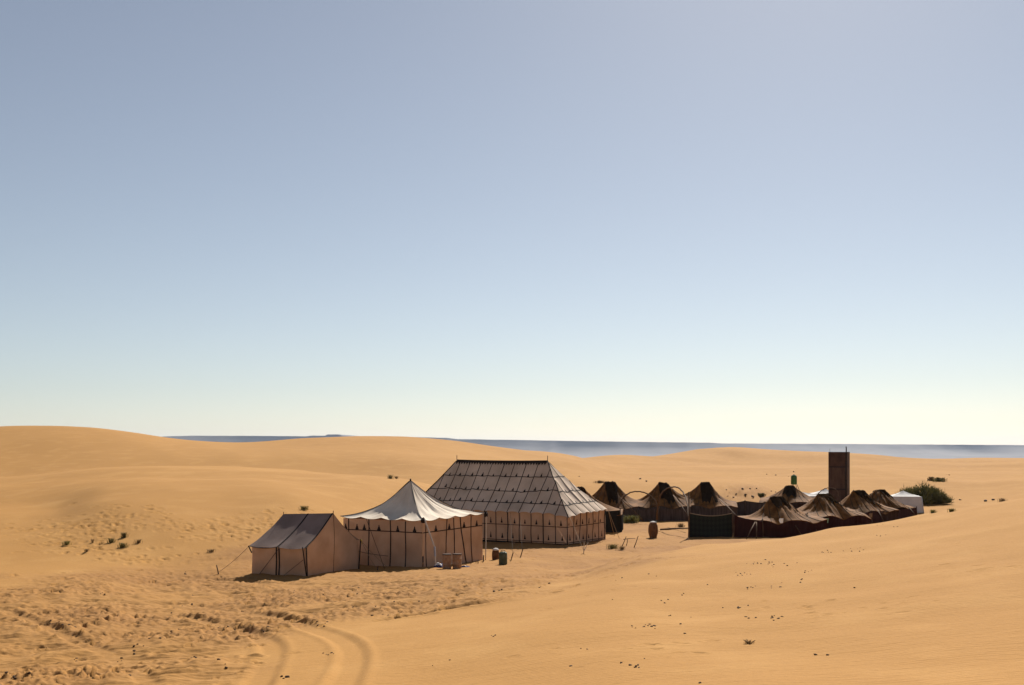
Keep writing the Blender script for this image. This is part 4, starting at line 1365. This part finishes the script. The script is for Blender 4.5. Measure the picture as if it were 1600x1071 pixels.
def white_tent(label, x, y, ang, a, b, ze, zp, offx=0.0, ridge=0.0):
    org = Vector((x, y, 0))
    t = empty('white_tent', org, label, 'tent', 'small white tents', ang)
    cs = [Vector((-a, -b, 0)), Vector((a, -b, 0)), Vector((a, b, 0)), Vector((-a, b, 0))]
    z0 = Vector((0, 0, 0))
    pk = Vector((offx, 0, zp))
    tops = [Vector((c.x * .84 , c.y * .84, ze)) for c in cs]
    for i in range(4):
        j = (i + 1) % 4
        rp = roof_patch(tops[i], tops[j], pk + Vector((ridge, 0, 0)) if i in (0,) else pk, pk - Vector((ridge, 0, 0)) if i == 0 else pk, 0.05, 0, 0, .03, 1, i * 2.2)
        rp.panel('roof_panel', 0, 1, 0, 1, 10, 8, M['white'], t, z0)
        def wf(u, v, i=i, j=j):
            lo = cs[i].lerp(cs[j], u); hi = tops[i].lerp(tops[j], u)
            p = lo.lerp(hi, v)
            p.z = -.25 + (ze + .25) * v
            if i in (1, 3): p.x += .0
            return p * 1.0 + Vector((0.02 * mnoise.noise(Vector((u * 5, v * 3, i))), 0.02 * mnoise.noise(Vector((u * 5, v * 3, i + 9))), 0))
        Patch(wf).panel('wall_panel', 0, 1, 0, 1, 10, 8, M['white'], t, z0)
        MB().tube([cs[i] * 1.004 + Vector((0, 0, -.1)), tops[i] * 1.004 + Vector((0, 0, .01))], .03, 6).build('corner_pole', M['white'], t)
p = at(1417, 800, 80)
white_tent('white box tent with pale top at the right end of the camp', p.x + .05, p.y + .6, R(-14), 1.28, 1.1, 1.52, 1.92, -.1)
p = at(1262, 785, 88)
white_tent('white flat tent left of the rusty tower, behind the wool tents', p.x - .3, p.y, R(6), 1.9, 1.1, 1.22, 1.62, -.55)
p = at(1290, 785, 90)
white_tent('white tent tucked against the left edge of the rusty tower', p.x - .1, p.y, R(-5), 1.3, 1.0, 1.30, 1.72, .1)

# ------------------------------------------------------------------ vessels and oddments
def vessel(name, label, cat, px, py, w, h, mat, prof, rim=None, group=None, rz=0):
    k = hit(px, py)
    t = empty(name, (k.x, k.y, k.z - .02), label, cat, group)
    pr = [(r * w / 2, z * h) for r, z in prof]
    MB().lathe(pr, n=24, wob=.01).build('body', M[mat], t)
    if rim:
        MB().lathe([(w * .40, h * .985), (w * .52, h * .985), (w * .53, h * 1.03), (w * .47, h * 1.05), (w * .1, h * 1.05)], n=24).build('rim', M[rim], t)
    return t
drum = [(.96, 0), (1, .02), (.98, .3), (1.02, .32), (1.02, .35), (.98, .37), (.98, .64), (1.02, .66), (1.02, .69), (.98, .71), (.97, .97), (.94, 1)]
vessel('water_drum', 'left one of two tan drums in front of the peaked tent', 'drum', 698.3, 889.5, .36, .62, 'drum', drum, 'drumrim', 'tan drums by the peaked tent')
vessel('water_drum', 'right one of two tan drums in front of the peaked tent', 'drum', 714.2, 889, .37, .62, 'drum', drum, 'drumrim', 'tan drums by the peaked tent')
can = [(.92, 0), (1, .04), (1, .84), (.92, .92), (.6, .97), (.35, .98), (.35, 1)]
tc = vessel('water_can', 'upright green water can on the sand between the canvas tents', 'can', 786, 882.5, .36, .58, 'green', can)
MB().tube([(-.1, -.05, .57), (-.06, -.05, .64), (.06, -.05, .64), (.1, -.05, .57)], .016, 6).build('handle', M['green'], tc)
for z in (.18, .38):
    MB().lathe([(.181, z - .015), (.189, z), (.181, z + .015)], n=24).build('hoop', M['green'], tc)
tj = vessel('clay_pot', 'brown lidded pot right behind the green water can', 'pot', 774.5, 875, .34, .46, 'clay', [(.75, 0), (.95, .1), (1.02, .45), (.98, .75), (.85, .93), (.8, 1)], None)
MB().lathe([(.145, .455), (.15, .48), (.10, .53), (.02, .56)], n=18).build('lid', M['white'], tj)
tb = vessel('water_jar', 'tall brown clay jar with pale lid standing in the courtyard', 'jar', 1020.5, 840.5, .56, .88, 'clay', [(.62, 0), (.72, .05), (.98, .35), (1.0, .55), (.92, .8), (.72, .95), (.62, 1.0)], None)
MB().lathe([(.20, .875), (.21, .90), (.10, .95), (.03, .97)], n=18).build('lid', M['white'], tb)
MB().tube([(.12, 0, .93), (.20, -.02, 1.0), (.24, -.02, .93)], .018, 6).build('ladle', M['green'], tb)
for x in (-.24, .24):
    MB().tube([(x * .5, .0, .06), (x * 1.25, -.12, -.08)], .03, 6).build('stand_leg', M['wood'], tb)

def rag(name, label, px, py, w, d, h, mats, sv):
    k = hit(px, py)
    t = empty(name, (k.x, k.y, k.z), label, 'cloth', 'blue and white cloths by the drums')
    for q, (mat, ox, oz, s) in enumerate(mats):
        n1 = 12
        vs = []
        for j in range(n1 + 1):
            for i in range(n1 + 1):
                u, v = i / n1 * 2 - 1, j / n1 * 2 - 1
                e = max(0, 1 - (abs(u) ** 2.5 + abs(v) ** 2.5) * .6)
                z = h * s * e * (0.7 + .9 * mnoise.noise(Vector((u * 2 + sv + q * 5, v * 2, 1)))) + oz - .01
                vs.append((u * w / 2 * s + ox, v * d / 2 * s, z))
        MB().grid(vs, n1, n1).build('cloth', M[mat], t)
rag('crumpled_cloth', 'crumpled navy and white cloth lying left of the tan drums', 686, 888, .55, .4, .22, [('blue', .05, 0, 1), ('white', -.03, .12, .55)], 1)
rag('crumpled_cloth', 'small navy cloth on the sand right of the tan drums', 727, 887, .42, .3, .10, [('blue', 0, 0, 1), ('white', -.02, .05, .45)], 7)
rag('crumpled_cloth', 'dark bundle slumped against the peaked tent wall left of the drums', 661, 884, .75, .35, .55, [('iron', 0, 0, 1)], 11)

def stick(label, a, b, r=.025, grp='sticks and stakes in the courtyard', name='stick'):
    a, b = Vector(a), Vector(b)
    org = a.copy()
    mm = a.lerp(b, .5) + Vector((.02, .01, .02))
    ob = MB().tube([a - org, mm - org, b - org], r, 6, r * .7).build(name, M['wood'], None, loc=org)
    tag(ob, label, 'stick', grp)
def gp(px, py, up=0.0):
    k = hit(px, py); return k + Vector((0, 0, up))
k = gp(989, 857); stick('stake leaning right in the sand beside the largest tent', k + Vector((0, 0, -.1)), k + Vector((.28, .1, .62)), .028)
k = gp(970, 855); stick('stake leaning right, left one of the stick heap', k + Vector((0, 0, -.1)), k + Vector((.30, .2, .52)), .024)
k = gp(978, 853); stick('short forked stick in the middle of the stick heap', k + Vector((0, 0, -.08)), k + Vector((.10, .1, .34)), .024)
k = gp(977, 846.5); stick('stick lying across the top of the stick heap', k + Vector((-.1, 0, .12)), k + Vector((.55, .1, .16)), .02)
k = gp(964, 861); stick('short stick lying on the sand before the tuft', k + Vector((-.1, 0, .03)), k + Vector((.3, -.2, .02)), .022)
k = gp(1012, 843); stick('small stick on the sand left of the clay jar', k + Vector((0, 0, -.02)), k + Vector((.35, .1, .06)), .03)
k0, k1 = gp(1032, 829), gp(1076, 827)
stick('long dark log lying in the courtyard behind the clay jar', k0 + Vector((0, 0, .05)), k1 + Vector((0, 0, .06)), .06, None, 'log')

# ------------------------------------------------------------------ plants
def tuft_mesh(name, n, h, spread, mat, sv, lean=0.8, w=0.02):
    rs = random.Random(sv)
    b = MB()
    for _ in range(n):
        a = rs.uniform(0, 2 * math.pi); rr = abs(rs.gauss(0, .35)) * spread
        x, y = rr * math.cos(a), rr * math.sin(a) * .8
        ln = h * rs.uniform(.45, 1.05)
        oa = a + rs.gauss(0, .6); o = lean * rs.uniform(.1, .9) * ln
        dx, dy = math.cos(oa) * o, math.sin(oa) * o
        pa = rs.uniform(0, math.pi); wx, wy = math.cos(pa) * w, math.sin(pa) * w
        p0 = Vector((x, y, -.04)); p1 = Vector((x + dx * .35, y + dy * .35, ln * .6)); p2 = Vector((x + dx, y + dy, ln * (1 - .25 * lean)))
        wv = Vector((wx, wy, 0))
        b.add([p0 - wv, p0 + wv, p1 + wv * .8, p1 - wv * .8, p2], [(0, 1, 2, 3), (3, 2, 4)])
    return b

def tuft(label, px, py, wpx, hpx, mat='leaf', n=160, sv=1, name='grass_tuft', cat='plant', group=None, w=None):
    k = hit(px, py)
    D = k.y
    wd, h = wpx / F * D, hpx / F * D
    t = empty(name, (k.x, k.y, k.z), label, cat, group)
    tuft_mesh('blades', int(n * .6), h * 1.1, wd * .62, mat, sv, .8, w or .006 + h * .012).build('blades', M[mat], t, False)
    st = MB()
    rs = random.Random(sv + 99)
    for _ in range(7):
        a = rs.uniform(0, 6.28)
        st.tube([(0, 0, -.05), (math.cos(a) * wd * .2, math.sin(a) * wd * .2, h * .4), (math.cos(a) * wd * .4, math.sin(a) * wd * .3, h * .75)], .012, 4, .004)
    st.build('stems', M['dry'], t)
    return t
LG = 'low tufts on the left dune slope'
tuft('leftmost green tuft on the left dune slope', 104, 852, 14, 9, 'leafgreen', 150, 1, group=LG)
tuft('tiny dry tuft second from the left on the dune slope', 145, 848, 6, 7, 'dry', 50, 2, group=LG)
tuft('small dry tuft lowest of those on the left dune slope', 135.5, 863, 9, 7, 'dry', 70, 3, group=LG)
tuft('green tuft left of the lowest dark tuft on the left slope', 174, 848, 15, 9, 'leaf', 160, 4, group=LG)
tuft('dark upright tuft highest of the cluster on the left slope', 193, 840, 12, 10, 'leafdark', 150, 5, group=LG)
tuft('wide dark green tuft lowest of the cluster on the left slope', 192, 856, 18, 10, 'leaf', 190, 6, group=LG)
tuft('sparse grey tuft rightmost of the cluster on the left slope', 216, 849, 14, 8, 'dry', 90, 7, group=LG)
tuft('dry flat scrub left of the small ridge tent', 330, 863, 18, 6, 'dry', 90, 8)
tuft('green tuft on the dune above the small ridge tent', 475, 797, 16, 8, 'leaf', 170, 9)
tuft('dark tuft on the dune crest behind the peaked tent', 610, 748, 12, 8, 'leafdark', 120, 10)
tuft('thin dry tuft beside the one on the dune crest', 619, 748, 9, 5, 'dry', 70, 11)
tuft('rounded green grass clump before the back wool tents', 985, 818, 27, 15, 'leafgreen', 700, 12, w=.02)
tuft('low green tuft by the stick heap right of the largest tent', 957, 858, 24, 10, 'leaf', 240, 13)
tuft('greyish tuft among the sticks of the stick heap', 972, 860, 12, 8, 'dry', 120, 14)
tuft('small pale tuft left of the hung carpet', 1064, 824, 14, 8, 'dry', 150, 15)
tuft('green tuft on the sand below the big bush', 1457, 802, 12, 7, 'leafgreen', 150, 16)
tuft('green tuft right of the one below the big bush', 1487, 799.5, 15, 6, 'leafgreen', 150, 17)
tuft('dry scrub on the crest at the far right', 1566, 783.5, 14, 6, 'dry', 130, 18)
tuft('low dark shrub on the far sand beyond the big bush', 1467, 752, 28, 7, 'leafdark', 260, 19, w=.05)
tuft('round dark bush beside the low shrub on the far sand', 1455, 751, 9, 7, 'dry', 160, 20, w=.05)
tuft('dark debris scrub on the sand above the back wool tents', 937, 755, 22, 5, 'dry', 130, 21, w=.04)
tuft('dark round bush on the earth mound behind the cloth fence', 1190, 777, 12, 8, 'leafdark', 240, 22, w=.04)
tuft('dead scrub clump lying alone on the near dune', 1171, 1006, 24, 8, 'dry', 60, 23, w=.004)

def big_bush():
    k = hit(1436, 787)
    D = k.y
    t = empty('desert_bush', (k.x, k.y, k.z), 'big dark green bush on the sand behind the white tent', 'bush')
    wd, h = 86 / F * D, 29 / F * D
    rs = random.Random(5)
    b = MB(); s = MB()
    blobs = []
    for q in range(30):
        a = rs.uniform(0, 6.28); rr = math.sqrt(rs.random())
        x, y = rr * wd * .44 * math.cos(a), rr * wd * .34 * math.sin(a)
        top = h * (1 - .80 * rr ** 2) * rs.uniform(.75, 1.05)
        blobs.append((x, y, top))
        s.tube([(x * .15, y * .15, -.1), (x * .5, y * .5, top * .35), (x * .95, y * .95, top * .8)], .045, 5, .012)
    for x, y, top in blobs:
        for _ in range(330):
            u = rs.random()
            z = top * (.12 + .86 * u ** .8)
            sp = wd * .072 * (1.05 - .45 * u)
            p = Vector((x + rs.gauss(0, sp), y + rs.gauss(0, sp), z + rs.gauss(0, .10)))
            out_ = Vector((p.x * .35, p.y * .35, .9)) + Vector((rs.gauss(0, .35), rs.gauss(0, .35), rs.gauss(0, .3)))
            out_.normalize()
            ln = rs.uniform(.16, .42)
            wv = out_.cross(Vector((rs.gauss(0, 1), rs.gauss(0, 1), rs.gauss(0, 1)))).normalized() * rs.uniform(.018, .032)
            if p.z < .05: p.z = .05
            b.add([p - wv, p + wv, p + out_ * ln], [(0, 1, 2)])
    b.build('foliage', M['leafdark'], t, False)
    s.build('stems', M['wood'], t)
big_bush()

# ------------------------------------------------------------------ clods and pellets
def lump_mesh(name, r, mat, sv, flat=.7):
    rs = random.Random(sv)
    b = MB()
    n1, n2 = 7, 4
    prof = []
    vs, fs = [], []
    for j in range(1, n2):
        ph = math.pi * j / n2
        for i in range(n1):
            a = 2 * math.pi * i / n1
            q = rs.uniform(.7, 1.2) * r
            vs.append((q * math.sin(ph) * math.cos(a), q * math.sin(ph) * math.sin(a), q * math.cos(ph) * flat))
    vs += [(0, 0, r * flat), (0, 0, -r * flat)]
    for j in range(n2 - 2):
        for i in range(n1):
            i2 = (i + 1) % n1
            fs.append((j * n1 + i, (j + 1) * n1 + i, (j + 1) * n1 + i2, j * n1 + i2))
    top, bot = len(vs) - 2, len(vs) - 1
    for i in range(n1):
        i2 = (i + 1) % n1
        fs.append((top, i, i2)); fs.append((bot, (n2 - 2) * n1 + i2, (n2 - 2) * n1 + i))
    me = bpy.data.meshes.new(name)
    me.from_pydata(vs, [], fs)
    me.materials.append(M[mat])
    return me
pel = [lump_mesh('dark_pellet', 1.0, 'clod', s) for s in range(5)]
def scatter(name, label, cat, grp, spots, meshes, smin, smax, sv, sink=.3, jitter=0.0):
    rs = random.Random(sv)
    for (px, py) in spots:
        k = hit(px + rs.gauss(0, jitter), py + rs.gauss(0, jitter * .35))
        s = rs.uniform(smin, smax) 
        o = bpy.data.objects.new(name, rs.choice(meshes))
        COL.objects.link(o)
        o.location = (k.x, k.y, surf(k.x, k.y) + s * (.5 - sink))
        o.scale = (s * rs.uniform(.9, 1.5), s * rs.uniform(.8, 1.2), s * rs.uniform(.7, 1.0))
        o.rotation_euler = (rs.uniform(-.3, .3), rs.uniform(-.3, .3), rs.uniform(0, 6.28))
        tag(o, label(px, py) if callable(label) else label, cat, grp)
def surf(x, y):
    """Height of the trodden sheet under x, y."""
    th = math.atan2(x, y); r = math.hypot(x, y)
    j = int(np.clip(np.searchsorted(th_front, th), 1, nF - 1)); i = int(np.clip(np.searchsorted(RR, r), 1, nR - 1))
    return float((Z[i, j] + Z[i - 1, j] + Z[i, j - 1] + Z[i - 1, j - 1]) / 4)
def dune_label(px, py):
    if py < 868: return 'small dark pellet high on the near dune below the wool tents'
    if py < 930: return 'small dark pellet on the upper near dune ' + ('left of centre' if px < 1120 else 'in the scatter behind the dead scrub' if px < 1240 else 'toward the right')
    if px < 1110: return 'small dark pellet on the near dune left of the dead scrub clump'
    if px > 1215: return 'small dark pellet on the near dune right of the dead scrub clump'
    return 'small dark pellet on the near dune close to the dead scrub clump'
def clod_label(px, py):
    if px > 560: return 'dark clod in the trampled sand before the peaked tent'
    if py < 965: return 'dark clod in the trampled sand ' + ('before the small ridge tent' if px > 330 else 'left of the small ridge tent')
    if px > 380: return 'dark clod beside the curved tyre tracks'
    return 'dark clod in the churned sand ' + ('of the lower left corner' if px < 180 else 'left of the curved tyre tracks')
def far_label(px, py):
    if px < 1050: return 'dark stone on the far sand above the left wool tents'
    if px < 1300: return 'dark stone on the far sand left of the rusty tower'
    return 'dark stone on the sand right of the big bush' if py > 760 else 'dark stone on the far sand above the big bush'
cl = [(660, 250, 9), (700, 217, 5), (745, 212, 7), (775, 222, 4), (815, 225, 3), (680, 300, 5), (765, 290, 4), (650, 362, 6), (677, 395, 4), (780, 395, 8), (350, 425, 6),
      (300, 432, 3), (370, 430, 3), (455, 420, 1), (490, 395, 1), (430, 385, 2), (465, 318, 2), (310, 560, 6), (335, 535, 1), (250, 552, 2), (520, 612, 1), (905, 520, 1), (945, 520, 1),
      (1035, 295, 1), (880, 240, 4), (850, 275, 3), (940, 175, 5), (990, 175, 4), (1055, 172, 4), (1120, 125, 4), (1150, 97, 2), (1105, 87, 2), (270, 268, 3), (375, 250, 2), (545, 287, 1), (470, 450, 1),
      (150, 498, 2), (90, 558, 1), (390, 340, 3), (228, 335, 1)]
rs_ = random.Random(3)
spots = []
for zx, zy, n_ in cl:
    for _ in range(n_):
        spots.append((850 + zx / 2.133 + (rs_.gauss(0, 7) if n_ > 1 else 0), 780 + zy / 2.133 + (rs_.gauss(0, 2.0) if n_ > 1 else 0)))
scatter('dark_pellet', dune_label, 'pellet', 'dark pellets on the near dune', spots, pel, .012, .027, 4)
spots = [(505 + i * 4 + (i % 2), 1020 + (i * 7 % 5)) for i in range(5)] + [(768 + i * 3, 994 + (i % 2) * 2) for i in range(3)] + [(676, 1041), (703, 1032)]
scatter('dark_pellet', 'small dark pellet between or beside the curved tyre tracks', 'pellet', 'dark pellets by the tyre tracks', spots, pel, .012, .024, 5)
cspots = [(505, 937), (460, 926), (435, 945), (378, 956), (560, 923), (566, 929), (636, 918), (676, 926), (716, 919), (780, 925), (616, 948), (600, 956), (598, 962), (642, 944), (540, 952),
          (508, 976), (497, 978), (412, 990), (415, 987), (342, 987), (345, 981), (300, 934), (290, 900), (250, 1008), (210, 1022), (190, 1032), (215, 1015), (108, 985), (98, 984), (75, 978), (70, 977),
          (118, 970), (160, 930), (272, 957), (300, 948), (330, 985), (275, 989), (22, 1065), (40, 1066), (300, 1035), (306, 1033), (352, 1046), (200, 1064), (355, 988), (120, 1030), (60, 1012), (845, 918), (850, 914), (440, 1060)]
ex = [(c[0] + rs_.gauss(0, 9), c[1] + rs_.gauss(0, 2)) for c in cspots for _ in range(2)]
scatter('dark_clod', clod_label, 'clod', 'dark clods in the churned sand', cspots + ex, pel, .014, .042, 6, .2)
msp = [(1135, 768), (1140, 772), (1150, 774), (1137, 778), (1146, 780), (1160, 768), (1172, 766), (1182, 768), (1205, 770), (1212, 770), (1165, 776), (1176, 781)]
scatter('earth_clod', 'dark clod on the earth mound behind the cloth fence', 'clod', 'clods on the earth mound', msp, pel, .06, .13, 8, .1)
fsp = [(957, 753), (1000, 749), (1010, 753), (1198, 742), (1212, 743), (1240, 738), (1245, 733), (1232, 745), (1479, 742), (1483, 743), (905, 745), (1500, 782), (1540, 784), (1552, 782)]
scatter('dark_stone', far_label, 'stone', 'stones on the far sand', fsp, pel, .06, .14, 9, .1)
